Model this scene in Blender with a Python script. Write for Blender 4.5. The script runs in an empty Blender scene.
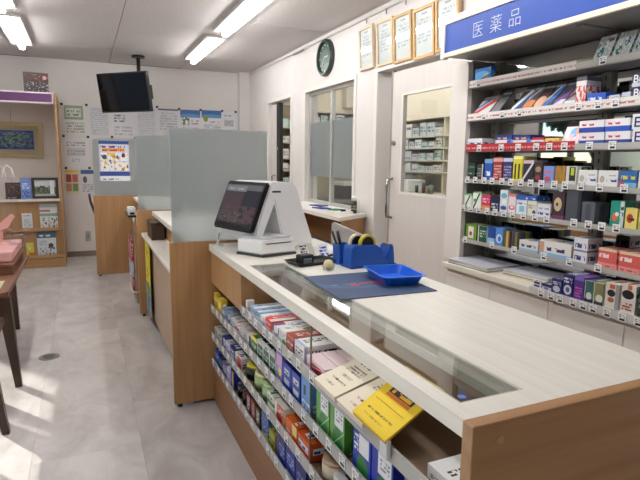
import bpy, bmesh, math, random
from mathutils import Vector, Matrix
random.seed(7)
scene = bpy.context.scene
col = scene.collection

# ------------------------------------------------------------------ camera
FPX = 525.66
CH = 1.3
RW = ((0.9130, -0.0510, 0.4040), (-0.4070, -0.1420, 0.9020), (0.0120, -0.9880, -0.1510))
def _norm(v): return Vector(v).normalized()
_ax = _norm((1509 - 320, 174 - 240, FPX)); _ay = _norm((83 - 320, 157 - 240, FPX))
_az = _ax.cross(_ay)
if _az.y > 0: _az = -_az
# rows: world axes in camera (x right, y down, z forward) coordinates
M_WC = Matrix((_ax, _ay, _az))
cam_d = bpy.data.cameras.new('camera'); cam = bpy.data.objects.new('camera', cam_d); col.objects.link(cam)
cam_d.sensor_width = 36.0; cam_d.lens = FPX / 640 * 36.0; cam_d.clip_start = 0.02
right = M_WC @ Vector((1, 0, 0)); down = M_WC @ Vector((0, 1, 0)); fwd = M_WC @ Vector((0, 0, 1))
cm = Matrix((right, -down, -fwd)).transposed().to_4x4(); cm.translation = (0, 0, CH)
cam.matrix_world = cm
scene.camera = cam
def ray(x, y): return M_WC @ Vector((x - 320, y - 240, FPX))
def onx(x, y, X): d = ray(x, y); return Vector((0, 0, CH)) + d * (X / d.x)
def ony(x, y, Y): d = ray(x, y); return Vector((0, 0, CH)) + d * (Y / d.y)
def onz(x, y, Z): d = ray(x, y); return Vector((0, 0, CH)) + d * ((Z - CH) / d.z)

# ------------------------------------------------------------------ world, sun, exposure
w = bpy.data.worlds.new('sky'); scene.world = w; w.use_nodes = True
wn = w.node_tree.nodes; wl = w.node_tree.links; wn.clear()
wo = wn.new('ShaderNodeOutputWorld'); wb = wn.new('ShaderNodeBackground'); sky = wn.new('ShaderNodeTexSky')
sky.sky_type = 'NISHITA'; sky.sun_disc = False; sky.sun_elevation = math.radians(38); sky.sun_rotation = math.radians(-37)
sky.dust_density = 0.0; sky.ozone_density = 2.5
wb.inputs[1].default_value = 0.14
wl.new(sky.outputs[0], wb.inputs[0]); wl.new(wb.outputs[0], wo.inputs[0])
sl = bpy.data.lights.new('sun', 'SUN'); sun = bpy.data.objects.new('sun', sl); col.objects.link(sun)
sl.energy = 7.0; sl.angle = math.radians(1.0); sl.color = (1, .96, .9)
sd = Vector((0.60, -0.80, -0.485)).normalized()
sun.rotation_euler = sd.to_track_quat('-Z', 'Y').to_euler(); sun.location = (-6, 8, 6)
TUBE_STRENGTH = 31.0
scene.view_settings.view_transform = 'Standard'
try: scene.view_settings.look = 'None'
except Exception: pass
scene.view_settings.exposure = 0.26; scene.view_settings.gamma = 1.0
scene.view_settings.use_curve_mapping = False
scene.cycles.max_bounces = 10; scene.cycles.diffuse_bounces = 5; scene.cycles.glossy_bounces = 5
scene.cycles.transparent_max_bounces = 12; scene.cycles.sample_clamp_indirect = 6.0
scene.cycles.caustics_reflective = False; scene.cycles.caustics_refractive = False

# ------------------------------------------------------------------ materials
def lin(c):
    return tuple(((v / 255) / 12.92 if v / 255 <= .04045 else ((v / 255 + .055) / 1.055) ** 2.4) for v in c) + (1.0,)
MC = {}
def new_mat(name):
    m = bpy.data.materials.new(name); m.use_nodes = True
    b = m.node_tree.nodes['Principled BSDF']
    return m, m.node_tree.nodes, m.node_tree.links, b
def plain(name, c, rough=.5, metal=0, coat=0, emit=0, spec=.5):
    if name in MC: return MC[name]
    m, n, l, b = new_mat(name)
    b.inputs['Base Color'].default_value = lin(c); b.inputs['Roughness'].default_value = rough
    b.inputs['Metallic'].default_value = metal; b.inputs['Coat Weight'].default_value = coat
    b.inputs['Specular IOR Level'].default_value = spec
    if emit:
        b.inputs['Emission Color'].default_value = lin(c); b.inputs['Emission Strength'].default_value = emit
    MC[name] = m; return m
def noisy(name, c0, c1, scale=(4, 4, 4), rough=.5, detail=5, bump=0, spec=.5, coord='Object', dist=0):
    if name in MC: return MC[name]
    m, n, l, b = new_mat(name)
    tc = n.new('ShaderNodeTexCoord'); mp = n.new('ShaderNodeMapping'); mp.inputs['Scale'].default_value = scale
    nz = n.new('ShaderNodeTexNoise'); nz.inputs['Scale'].default_value = 1; nz.inputs['Detail'].default_value = detail
    nz.inputs['Distortion'].default_value = dist
    rp = n.new('ShaderNodeValToRGB'); rp.color_ramp.elements[0].color = lin(c0); rp.color_ramp.elements[1].color = lin(c1)
    rp.color_ramp.elements[0].position = .3; rp.color_ramp.elements[1].position = .7
    l.new(tc.outputs[coord], mp.inputs[0]); l.new(mp.outputs[0], nz.inputs[0]); l.new(nz.outputs[0], rp.inputs[0])
    l.new(rp.outputs[0], b.inputs['Base Color'])
    b.inputs['Roughness'].default_value = rough; b.inputs['Specular IOR Level'].default_value = spec
    if bump:
        bp = n.new('ShaderNodeBump'); bp.inputs['Strength'].default_value = bump; bp.inputs['Distance'].default_value = .002
        l.new(nz.outputs[0], bp.inputs['Height']); l.new(bp.outputs[0], b.inputs['Normal'])
    MC[name] = m; return m
def glass(name, tint=(251, 253, 252), refl=.12):
    if name in MC: return MC[name]
    m = bpy.data.materials.new(name); m.use_nodes = True; n = m.node_tree.nodes; l = m.node_tree.links; n.clear()
    o = n.new('ShaderNodeOutputMaterial'); t = n.new('ShaderNodeBsdfTransparent'); g = n.new('ShaderNodeBsdfGlossy')
    mx = n.new('ShaderNodeMixShader'); lw = n.new('ShaderNodeLayerWeight'); pw = n.new('ShaderNodeMath'); pw.operation = 'POWER'; pw.inputs[1].default_value = 4.0; fr = n.new('ShaderNodeMath'); fr.operation = 'MULTIPLY_ADD'; fr.inputs[1].default_value = .75; fr.inputs[2].default_value = .035; l.new(lw.outputs['Facing'], pw.inputs[0]); l.new(pw.outputs[0], fr.inputs[0])
    t.inputs[0].default_value = lin(tint); g.inputs['Roughness'].default_value = .02
    l.new(fr.outputs[0], mx.inputs[0]); l.new(t.outputs[0], mx.inputs[1]); l.new(g.outputs[0], mx.inputs[2]); l.new(mx.outputs[0], o.inputs[0])
    MC[name] = m; return m
def frosted(name, c, clear=.06):
    if name in MC: return MC[name]
    m = bpy.data.materials.new(name); m.use_nodes = True; n = m.node_tree.nodes; l = m.node_tree.links; n.clear()
    o = n.new('ShaderNodeOutputMaterial'); tl = n.new('ShaderNodeBsdfTranslucent'); d = n.new('ShaderNodeBsdfDiffuse')
    g = n.new('ShaderNodeBsdfGlossy'); rf = n.new('ShaderNodeBsdfRefraction')
    tl.inputs[0].default_value = lin(c); d.inputs[0].default_value = lin(c); g.inputs['Roughness'].default_value = .25
    rf.inputs['Roughness'].default_value = .45; rf.inputs['IOR'].default_value = 1.05; rf.inputs[0].default_value = lin((236, 240, 243))
    a = n.new('ShaderNodeMixShader'); a.inputs[0].default_value = .5
    b = n.new('ShaderNodeMixShader'); b.inputs[0].default_value = .60
    e = n.new('ShaderNodeMixShader'); e.inputs[0].default_value = .04
    l.new(tl.outputs[0], a.inputs[1]); l.new(d.outputs[0], a.inputs[2]); l.new(a.outputs[0], b.inputs[1]); l.new(rf.outputs[0], b.inputs[2])
    l.new(b.outputs[0], e.inputs[1]); l.new(g.outputs[0], e.inputs[2]); l.new(e.outputs[0], o.inputs[0])
    MC[name] = m; return m
_pc = [0]
def printed(bg, layers, rough=.4, coat=0, emit=0):
    """a printed face: rectangles, ellipses, text-like lines on the UV square"""
    key = 'print' + repr((bg, layers, rough, coat, emit))
    if key in MC: return MC[key]
    _pc[0] += 1
    m, n, l, b = new_mat('printed_%d' % _pc[0])
    tc = n.new('ShaderNodeTexCoord'); sp = n.new('ShaderNodeSeparateXYZ'); l.new(tc.outputs['UV'], sp.inputs[0])
    def mth(op, a, bb=None, c=None):
        k = n.new('ShaderNodeMath'); k.operation = op
        for i, v in enumerate((a, bb, c)):
            if v is None: continue
            if hasattr(v, 'links'): l.new(v, k.inputs[i])
            else: k.inputs[i].default_value = v
        return k.outputs[0]
    U, V = sp.outputs[0], sp.outputs[1]
    cur = None
    for L in layers:
        kd = L[0]
        if kd in 'rt':
            x0, x1, z0, z1, c = L[1:6]
            f = mth('MULTIPLY', mth('COMPARE', U, (x0 + x1) / 2, (x1 - x0) / 2), mth('COMPARE', V, (z0 + z1) / 2, (z1 - z0) / 2))
            if kd == 't':
                rows, ku = (L[6] if len(L) > 6 else 3), (L[7] if len(L) > 7 else 14)
                ph = mth('MULTIPLY', mth('SUBTRACT', V, z0), rows / (z1 - z0))
                inrow = mth('LESS_THAN', mth('FRACT', ph), .62)
                wn_ = n.new('ShaderNodeTexWhiteNoise'); wn_.noise_dimensions = '2D'
                cb = n.new('ShaderNodeCombineXYZ')
                l.new(mth('FLOOR', mth('MULTIPLY', U, ku * 3)), cb.inputs[0]); l.new(mth('FLOOR', mth('MULTIPLY', ph, 2)), cb.inputs[1])
                l.new(cb.outputs[0], wn_.inputs['Vector'])
                f = mth('MULTIPLY', f, mth('MULTIPLY', inrow, mth('GREATER_THAN', wn_.outputs['Value'], .38)))
        elif kd == 'e':
            cx, cz, rx, rz, c = L[1:6]
            du = mth('DIVIDE', mth('SUBTRACT', U, cx), rx); dv = mth('DIVIDE', mth('SUBTRACT', V, cz), rz)
            f = mth('LESS_THAN', mth('ADD', mth('MULTIPLY', du, du), mth('MULTIPLY', dv, dv)), 1.0)
        elif kd == 'd':   # diagonal band: offset, slope, halfwidth
            off, slp, hw, c = L[1:5]
            f = mth('COMPARE', mth('SUBTRACT', V, mth('MULTIPLY', U, slp)), off, hw)
        elif kd == 'n':   # blotches inside a rectangle
            x0, x1, z0, z1, c, sc, th = L[1:8]
            f = mth('MULTIPLY', mth('COMPARE', U, (x0 + x1) / 2, (x1 - x0) / 2), mth('COMPARE', V, (z0 + z1) / 2, (z1 - z0) / 2))
            nz = n.new('ShaderNodeTexNoise'); nz.inputs['Scale'].default_value = sc; nz.inputs['Detail'].default_value = 3
            l.new(tc.outputs['UV'], nz.inputs['Vector'])
            f = mth('MULTIPLY', f, mth('GREATER_THAN', nz.outputs[0], th))
        mx = n.new('ShaderNodeMix'); mx.data_type = 'RGBA'
        l.new(f, mx.inputs[0])
        if cur is None: mx.inputs[6].default_value = lin(bg)
        else: l.new(cur, mx.inputs[6])
        mx.inputs[7].default_value = lin(c)
        cur = mx.outputs[2]
    if cur is not None:
        l.new(cur, b.inputs['Base Color'])
        if emit: l.new(cur, b.inputs['Emission Color'])
    else: b.inputs['Base Color'].default_value = lin(bg)
    if emit: b.inputs['Emission Strength'].default_value = emit
    b.inputs['Roughness'].default_value = rough; b.inputs['Coat Weight'].default_value = coat
    MC[key] = m; return m

WHITE = plain('white_paint', (226, 221, 217), .6)
WALL = noisy('wall_plaster', (220, 216, 214), (226, 222, 220), (3, 3, 3), .85)
TRIMW = plain('white_trim', (228, 225, 221), .45)
DOORW = noisy('door_laminate', (212, 207, 203), (217, 212, 208), (30, 30, 2), .45)
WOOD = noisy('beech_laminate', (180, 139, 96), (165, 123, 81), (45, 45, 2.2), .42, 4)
WOODH = noisy('beech_laminate_long', (180, 139, 96), (165, 123, 81), (45, 2.2, 45), .42, 4)
WOODX = noisy('beech_laminate_cross', (180, 139, 96), (165, 123, 81), (2.2, 45, 45), .42, 4)
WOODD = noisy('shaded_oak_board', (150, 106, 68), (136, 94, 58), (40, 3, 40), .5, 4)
TOPW = noisy('pale_ash_laminate', (243, 239, 230), (233, 228, 217), (60, 1.6, 60), .33, 5)
DARKW = noisy('dark_walnut', (72, 46, 32), (52, 32, 22), (30, 30, 3), .4, 4)
BROWNT = noisy('brown_table_wood', (128, 88, 66), (112, 74, 54), (30, 3, 30), .4, 4)
GOLDW = noisy('pine_frame', (206, 168, 112), (188, 148, 94), (30, 30, 30), .4)
SHELFM = plain('grey_shelf_steel', (146, 144, 139), .45)
PANELG = plain('grey_panel_steel', (140, 137, 132), .5)
CABW = plain('cabinet_offwhite', (230, 227, 223), .5)
CREAM = plain('cream_edge', (240, 230, 208), .45)
BLACKP = plain('black_plastic', (18, 18, 20), .35)
BLACKM = plain('black_metal', (22, 22, 24), .45)
METAL = plain('brushed_metal', (170, 168, 165), .3, 1)
GREYP = plain('grey_plastic', (128, 128, 130), .5)
WHITEP = plain('white_plastic', (240, 240, 240), .3)
BLUEP = plain('blue_plastic', (24, 84, 176), .35)
BLUET = plain('blue_tray_plastic', (18, 100, 216), .3)
PAPER = plain('white_paper', (240, 238, 234), .7)
SIGNB = plain('blue_sign_panel', (26, 72, 166), .4)
SIGNL = plain('white_sign_letters', (200, 208, 226), .4)
GLASS = glass('clear_glass')
FROST = frosted('frosted_acrylic', (212, 219, 218))
FILM = frosted('frosted_film', (206, 214, 218))
ACRYL = glass('clear_acrylic', (250, 252, 253))
MIRROR = plain('mirror', (225, 228, 228), .02, 1)
BASEB = plain('grey_baseboard', (128, 118, 110), .6)

# ------------------------------------------------------------------ mesh helpers
def bm_new(): return bmesh.new()
def box(bm, x0, x1, y0, y1, z0, z1, bev=0, seg=1):
    if x0 > x1: x0, x1 = x1, x0
    if y0 > y1: y0, y1 = y1, y0
    if z0 > z1: z0, z1 = z1, z0
    r = bmesh.ops.create_cube(bm, size=1.0)
    vs = r['verts']
    for v in vs:
        v.co = Vector(((x0 + x1) / 2 + v.co.x * (x1 - x0), (y0 + y1) / 2 + v.co.y * (y1 - y0), (z0 + z1) / 2 + v.co.z * (z1 - z0)))
    if bev:
        es = list({e for v in vs for e in v.link_edges})
        bmesh.ops.bevel(bm, geom=es, offset=bev, segments=seg, affect='EDGES', profile=.5)
    return bm
def bx(*a, **k): return box(bmesh.new(), *a, **k)
def cyl(bm, p0, p1, r0, r1=None, n=16, caps=True):
    p0 = Vector(p0); p1 = Vector(p1); r1 = r0 if r1 is None else r1
    d = (p1 - p0); q = d.to_track_quat('Z', 'Y')
    a = []; b = []
    for i in range(n):
        t = 2 * math.pi * i / n; o = Vector((math.cos(t), math.sin(t), 0))
        a.append(bm.verts.new(p0 + q @ (o * r0))); b.append(bm.verts.new(p1 + q @ (o * r1)))
    for i in range(n):
        f = bm.faces.new((a[i], a[(i + 1) % n], b[(i + 1) % n], b[i])); f.smooth = True
    if caps: bm.faces.new(list(reversed(a))); bm.faces.new(b)
    return bm
def tube(bm, pts, r, n=8):
    pts = [Vector(p) for p in pts]; rings = []
    for i, p in enumerate(pts):
        d = (pts[min(i + 1, len(pts) - 1)] - pts[max(i - 1, 0)]).normalized(); q = d.to_track_quat('Z', 'Y')
        rings.append([bm.verts.new(p + q @ Vector((math.cos(2 * math.pi * k / n) * r, math.sin(2 * math.pi * k / n) * r, 0))) for k in range(n)])
    for a, b in zip(rings, rings[1:]):
        for k in range(n):
            f = bm.faces.new((a[k], a[(k + 1) % n], b[(k + 1) % n], b[k])); f.smooth = True
    bm.faces.new(list(reversed(rings[0]))); bm.faces.new(rings[-1])
    return bm
def prism(bm, poly, fn, a0, a1):
    """poly of 2-D points, fn(p, a) -> Vector"""
    A = [bm.verts.new(fn(p, a0)) for p in poly]; B = [bm.verts.new(fn(p, a1)) for p in poly]
    k = len(poly)
    for i in range(k): bm.faces.new((A[i], A[(i + 1) % k], B[(i + 1) % k], B[i]))
    bm.faces.new(list(reversed(A))); bm.faces.new(B)
    bmesh.ops.recalc_face_normals(bm, faces=bm.faces[:])
    return bm
def grid_solid(us, vs, solid, w0, w1, axes):
    """slab with rectangular holes as one connected mesh; axes maps (u,v,w)->(x,y,z) indices"""
    bm = bmesh.new(); cache = {}
    def V(i, j, k):
        if (i, j, k) not in cache:
            c = [0, 0, 0]; c[axes[0]] = us[i]; c[axes[1]] = vs[j]; c[axes[2]] = (w0, w1)[k]
            cache[(i, j, k)] = bm.verts.new(c)
        return cache[(i, j, k)]
    nu, nv = len(us) - 1, len(vs) - 1
    S = lambda i, j: 0 <= i < nu and 0 <= j < nv and solid((us[i] + us[i + 1]) / 2, (vs[j] + vs[j + 1]) / 2)
    for i in range(nu):
        for j in range(nv):
            if not S(i, j): continue
            bm.faces.new((V(i, j, 0), V(i + 1, j, 0), V(i + 1, j + 1, 0), V(i, j + 1, 0)))
            bm.faces.new((V(i, j, 1), V(i, j + 1, 1), V(i + 1, j + 1, 1), V(i + 1, j, 1)))
            for (di, dj, e) in ((-1, 0, ((i, j), (i, j + 1))), (1, 0, ((i + 1, j), (i + 1, j + 1))), (0, -1, ((i, j), (i + 1, j))), (0, 1, ((i, j + 1), (i + 1, j + 1)))):
                if not S(i + di, j + dj):
                    (a, b), (c, d) = e
                    bm.faces.new((V(a, b, 0), V(c, d, 0), V(c, d, 1), V(a, b, 1)))
    bmesh.ops.recalc_face_normals(bm, faces=bm.faces[:])
    return bm
def holes(u0, u1, v0, v1, hs, w0, w1, axes):
    us = sorted({u0, u1, *[h[0] for h in hs], *[h[1] for h in hs]}); vs = sorted({v0, v1, *[h[2] for h in hs], *[h[3] for h in hs]})
    return grid_solid(us, vs, lambda u, v: not any(h[0] < u < h[1] and h[2] < v < h[3] for h in hs), w0, w1, axes)
def boxuv(bm):
    uv = bm.loops.layers.uv.verify()
    mn = [min(v.co[i] for v in bm.verts) for i in range(3)]; mx = [max(v.co[i] for v in bm.verts) for i in range(3)]
    sz = [max(mx[i] - mn[i], 1e-6) for i in range(3)]
    for f in bm.faces:
        nn = f.normal; ax = max(range(3), key=lambda i: abs(nn[i]))
        for lp in f.loops:
            p = [(lp.vert.co[i] - mn[i]) / sz[i] for i in range(3)]
            if ax == 1: u, v = (p[0] if nn.y < 0 else 1 - p[0]), p[2]
            elif ax == 0: u, v = (1 - p[1] if nn.x < 0 else p[1]), p[2]
            else: u, v = p[0], p[1]
            lp[uv].uv = (u, v)
WL = {}
def wloc(o): return WL.get(o.name, Vector((0, 0, 0)))
def put(o, parent, world):
    WL[o.name] = Vector(world)
    if parent is not None:
        o.parent = parent; o.location = Vector(world) - wloc(parent)
    else: o.location = world
def tag(o, label=None, cat=None, group=None, kind=None):
    if label: o['label'] = label
    if cat: o['category'] = cat
    if group: o['group'] = group
    if kind: o['kind'] = kind
    return o
def obj(name, bm, mat, parent=None, smooth=False, uv=True, toplain=False):
    bmesh.ops.recalc_face_normals(bm, faces=bm.faces[:]) if False else None
    bm.normal_update()
    if uv: boxuv(bm)
    if toplain:
        L_ = bm.loops.layers.uv.verify()
        for f in bm.faces:
            if abs(f.normal.z) > .7:
                for lp in f.loops: lp[L_].uv = (-3, -3)
    xs = [v.co for v in bm.verts]
    c = Vector(((min(v.x for v in xs) + max(v.x for v in xs)) / 2, (min(v.y for v in xs) + max(v.y for v in xs)) / 2, min(v.z for v in xs)))
    for v in bm.verts: v.co -= c
    me = bpy.data.meshes.new(name)
    if smooth:
        for f in bm.faces: f.smooth = True
    bm.to_mesh(me); bm.free()
    me.materials.append(mat)
    o = bpy.data.objects.new(name, me); col.objects.link(o)
    put(o, parent, c)
    return o
def inst(src, name, world, parent):
    o = src.copy(); o.name = name; o.parent = None; col.objects.link(o); put(o, parent, world); return o
def inst_mesh(name, me, world, parent):
    o = bpy.data.objects.new(name, me); col.objects.link(o); put(o, parent, world); return o
def empty(name, loc, label, cat, group=None, kind=None):
    o = bpy.data.objects.new(name, None); col.objects.link(o); o.empty_display_size = .05
    put(o, None, loc); return tag(o, label, cat, group, kind)
def struct(name, bm, mat, label, cat): return tag(obj(name, bm, mat), label, cat, kind='structure')
def rot_bm(bm, ang, c, axis='Z'):
    bmesh.ops.rotate(bm, verts=bm.verts[:], cent=Vector(c), matrix=Matrix.Rotation(ang, 3, axis)); return bm
def text_obj(name, s, size, mat, parent, origin, xdir, ydir, depth=.001, align='LEFT', bold=0):
    cu = bpy.data.curves.new(name, 'FONT'); cu.body = s; cu.size = size; cu.extrude = depth; cu.align_x = align; cu.resolution_u = 3
    cu.offset = bold
    t = bpy.data.objects.new(name + '_tmp', cu); col.objects.link(t)
    bpy.context.view_layer.update()
    me = bpy.data.meshes.new_from_object(t); bpy.data.objects.remove(t)
    X = Vector(xdir).normalized(); Y = Vector(ydir).normalized(); Z = X.cross(Y)
    R = Matrix((X, Y, Z)).transposed()
    for v in me.vertices: v.co = R @ v.co
    me.materials.clear(); me.materials.append(mat)
    o = bpy.data.objects.new(name, me); col.objects.link(o); put(o, parent, origin); return o
ORD = ['first', 'second', 'third', 'fourth', 'fifth', 'sixth', 'seventh', 'eighth', 'ninth', 'tenth', 'eleventh', 'twelfth', 'thirteenth', 'fourteenth', 'fifteenth', 'sixteenth', 'seventeenth', 'eighteenth', 'nineteenth', 'twentieth', 'twenty-first', 'twenty-second']

# ================================================================== the room shell
XL, XR, YB, YF, ZC = -2.7, 2.2, 7.54, -1.6, 2.5
# floor of large stone-look tiles
def floor_mat():
    m, n, l, b = new_mat('stone_floor_tile')
    tc = n.new('ShaderNodeTexCoord'); oi = n.new('ShaderNodeObjectInfo')
    ad = n.new('ShaderNodeVectorMath'); ad.operation = 'ADD'; l.new(tc.outputs['Object'], ad.inputs[0])
    ml = n.new('ShaderNodeMath'); ml.operation = 'MULTIPLY'; ml.inputs[1].default_value = 37; l.new(oi.outputs['Random'], ml.inputs[0]); l.new(ml.outputs[0], ad.inputs[1])
    mp = n.new('ShaderNodeMapping'); mp.inputs['Scale'].default_value = (3.2, 2.0, 2); mp.inputs['Rotation'].default_value = (0, 0, .5); l.new(ad.outputs[0], mp.inputs[0])
    nz = n.new('ShaderNodeTexNoise'); nz.inputs['Scale'].default_value = 1.4; nz.inputs['Detail'].default_value = 8; nz.inputs['Roughness'].default_value = .62; nz.inputs['Distortion'].default_value = .6
    l.new(mp.outputs[0], nz.inputs[0])
    rp = n.new('ShaderNodeValToRGB'); rp.color_ramp.elements[0].color = lin((176, 169, 165)); rp.color_ramp.elements[1].color = lin((212, 206, 203))
    rp.color_ramp.elements[0].position = .32; rp.color_ramp.elements[1].position = .68
    l.new(nz.outputs[0], rp.inputs[0])
    hv = n.new('ShaderNodeHueSaturation'); mr = n.new('ShaderNodeMapRange'); mr.inputs[3].default_value = .92; mr.inputs[4].default_value = 1.06
    l.new(oi.outputs['Random'], mr.inputs[0]); l.new(mr.outputs[0], hv.inputs['Value']); l.new(rp.outputs[0], hv.inputs['Color'])
    l.new(hv.outputs[0], b.inputs['Base Color']); b.inputs['Roughness'].default_value = .34; b.inputs['Specular IOR Level'].default_value = .45
    return m
FLOORM = floor_mat()
floor = struct('floor', bx(XL, 4.5, YF, YB + .1, -.12, -.004), plain('floor_joint', (166, 160, 156), .7), 'grey stone look tiled floor of the pharmacy', 'floor')
tmesh = None
TW, TL, TG = .45, .90, .0006
ix = 0
x = .18 - 6 * TW
while x < 2.2:
    y = 2.84 - 5 * TL + (.45 if ix % 2 else 0)
    while y < 7.54:
        x0, x1, y0, y1 = max(x, XL), min(x + TW, XR), max(y, -.2), min(y + TL, YB)
        if x1 - x0 > .03 and y1 - y0 > .03:
            if abs(x1 - x0 - TW) < 1e-6 and abs(y1 - y0 - TL) < 1e-6 and tmesh:
                inst_mesh('floor_tile', tmesh, ((x0 + x1) / 2, (y0 + y1) / 2, -.004), floor)
            else:
                o = obj('floor_tile', bx(x0 + TG, x1 - TG, y0 + TG, y1 - TG, -.004, 0), FLOORM, floor)
                if abs(x1 - x0 - TW) < 1e-6 and abs(y1 - y0 - TL) < 1e-6: tmesh = o.data
        y += TL
    x += TW; ix += 1
# ceiling boards
CEILM = noisy('ceiling_board', (214, 209, 208), (200, 195, 194), (55, 55, 55), .9, 2)
ceiling = struct('ceiling', bx(XL, 4.5, YF, YB + .1, ZC + .008, ZC + .1), plain('ceiling_joint', (120, 115, 113), .9), 'pale grey speckled panel ceiling', 'ceiling')
pm = None; x = .365 - .91 * 4; ix = 0
while x < 4.5:
    y = -1.6 + (0 if ix % 2 == 0 else .91) - 1.82
    while y < YB:
        x0, x1, y0, y1 = max(x, XL), min(x + .91, 4.45), max(y, YF), min(y + 1.82, YB)
        if x1 - x0 > .05 and y1 - y0 > .05:
            full = abs(x1 - x0 - .91) < 1e-6 and abs(y1 - y0 - 1.82) < 1e-6
            if full and pm: inst_mesh('ceiling_panel', pm, ((x0 + x1) / 2, (y0 + y1) / 2, ZC), ceiling)
            else:
                o = obj('ceiling_panel', bx(x0 + .003, x1 - .003, y0 + .002, y1 - .002, ZC, ZC + .008), CEILM, ceiling)
                if full: pm = o.data
        y += 1.82
    x += .91; ix += 1
# walls
struct('wall_back', bx(XL - .1, 4.5, YB, YB + .1, 0, ZC), WALL, 'pale wall at the far end behind the notices', 'wall')
LW = [(-.8 + 1.55 * k, -.8 + 1.55 * k + 1.35, .35, 2.12) for k in range(5)]
struct('wall_left', holes(YF, YB, 0, ZC, LW, XL - .12, XL, (1, 2, 0)), WALL, 'window wall on the left side of the shop', 'wall')
struct('wall_front', bx(XL - .1, 4.5, YF - .1, YF, 0, ZC), WALL, 'plain wall behind the camera', 'wall')
D1 = (2.66, 3.80, 0, 2.0); W2 = (4.21, 5.33, .848, 2.0); O1 = (5.77, 6.56, 0, 2.0)
struct('wall_right', holes(YF, YB, 0, ZC, [D1, W2, O1], XR, XR + .14, (1, 2, 0)), WALL, 'white partition wall with the dispensary door and windows', 'wall')
struct('wall_dispensary', bx(4.4, 4.5, YF, YB, 0, ZC), plain('cream_wall', (236, 226, 204), .8), 'cream far wall inside the dispensary', 'wall')
struct('trim_1', bx(2.06, 2.2, 7.42, 7.54, 0, 2.5), WALL, 'narrow white corner post beside the back wall', 'corner post')
struct('baseboard_back', bx(XL, 2.06, YB - .012, YB, 0, .07), BASEB, 'grey brown baseboard along the back wall', 'baseboard')
# left windows
for k, (y0, y1, z0, z1) in enumerate(LW):
    fr = struct('window_%d' % (k + 1), holes(y0, y1, z0, z1, [(y0 + .04, (y0 + y1) / 2 - .02, z0 + .04, z1 - .04), ((y0 + y1) / 2 + .02, y1 - .04, z0 + .04, z1 - .04)], XL - .09, XL - .04, (1, 2, 0)),
                plain('dark_window_frame', (70, 68, 66), .5), 'street window of two panes, %s from the camera end of the left wall' % ORD[k], 'window')
    obj('pane', bx(XL - .067, XL - .063, y0 + .04, (y0 + y1) / 2 - .02, z0 + .04, z1 - .04), GLASS, fr)
    obj('pane', bx(XL - .067, XL - .063, (y0 + y1) / 2 + .02, y1 - .04, z0 + .04, z1 - .04), GLASS, fr)
# picture rail with hooks
rl = struct('trim_2', bx(2.178, 2.2, .4, 7.3, 2.452, 2.466), plain('rail_white', (205, 200, 197), .4), 'slim picture rail high on the right wall', 'picture rail')
for yy in (3.98, 3.67, 3.40, 3.13, 2.86): obj('hook', bx(2.172, 2.178, yy - .005, yy + .005, 2.41, 2.45), GREYP, rl)
obj('rail_joint', bx(2.165, 2.178, 5.35, 5.62, 2.436, 2.452), plain('rail_joint_grey', (150, 146, 143), .5), rl)

# ---- dispensary door
dr = empty('door_1', (2.27, 3.23, 0), 'white dispensary door with a tall glazed panel and pull handle', 'door', kind='structure')
obj('door_leaf', holes(2.66, 3.63, 0.01, 1.975, [(2.865, 3.475, 1.06, 1.79)], 2.235, 2.265, (1, 2, 0)), DOORW, dr)
obj('door_pane', bx(2.248, 2.252, 2.87, 3.47, 1.065, 1.785), GLASS, dr)
obj('glazing_bead', holes(2.85, 3.49, 1.045, 1.805, [(2.868, 3.472, 1.063, 1.787)], 2.229, 2.235, (1, 2, 0)), TRIMW, dr)
obj('lock', cyl(bmesh.new(), (2.235, 3.59, 1.437), (2.215, 3.59, 1.437), .018), METAL, dr)
obj('handle', tube(bmesh.new(), [(2.235, 3.60, 1.16), (2.19, 3.60, 1.15), (2.185, 3.60, 1.10), (2.185, 3.60, .90), (2.19, 3.60, .86), (2.235, 3.60, .85)], .011), METAL, dr)
obj('edge_shade_strip', bx(2.235, 2.262, 3.63, 3.655, .01, 1.99), plain('shadow_grey', (150, 146, 142), .6), dr)  # grey strip paints the shadow line along the leaf's far edge
fj = struct('trim_3', holes(2.60, 3.845, -.02, 2.045, [(2.66, 3.80, -.03, 2.0)], 2.188, 2.2, (1, 2, 0)), TRIMW, 'white casing around the dispensary door', 'door casing')
# ---- pass-through window
wi = struct('window_6', holes(W2[0], W2[1], W2[2], W2[3], [(W2[0] + .03, 4.76, W2[2] + .03, W2[3] - .03), (4.79, W2[1] - .03, W2[2] + .03, W2[3] - .03)], 2.24, 2.28, (1, 2, 0)), plain('aluminium_frame', (196, 194, 190), .4, .3), 'sliding service window with a frosted band above the side desk', 'window')
for a, b in ((W2[0] + .03, 4.76), (4.79, W2[1] - .03)):
    p = obj('pane', bx(2.258, 2.262, a, b, W2[2] + .03, W2[3] - .03), GLASS, wi)
    obj('frosted_band', bx(2.252, 2.256, a, b, 1.13, 1.685), FILM, p)
struct('trim_4', holes(W2[0] - .04, W2[1] + .03, W2[2] - .02, W2[3] + .035, [W2], 2.19, 2.2, (1, 2, 0)), TRIMW, 'white casing around the sliding service window', 'window casing')
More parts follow.
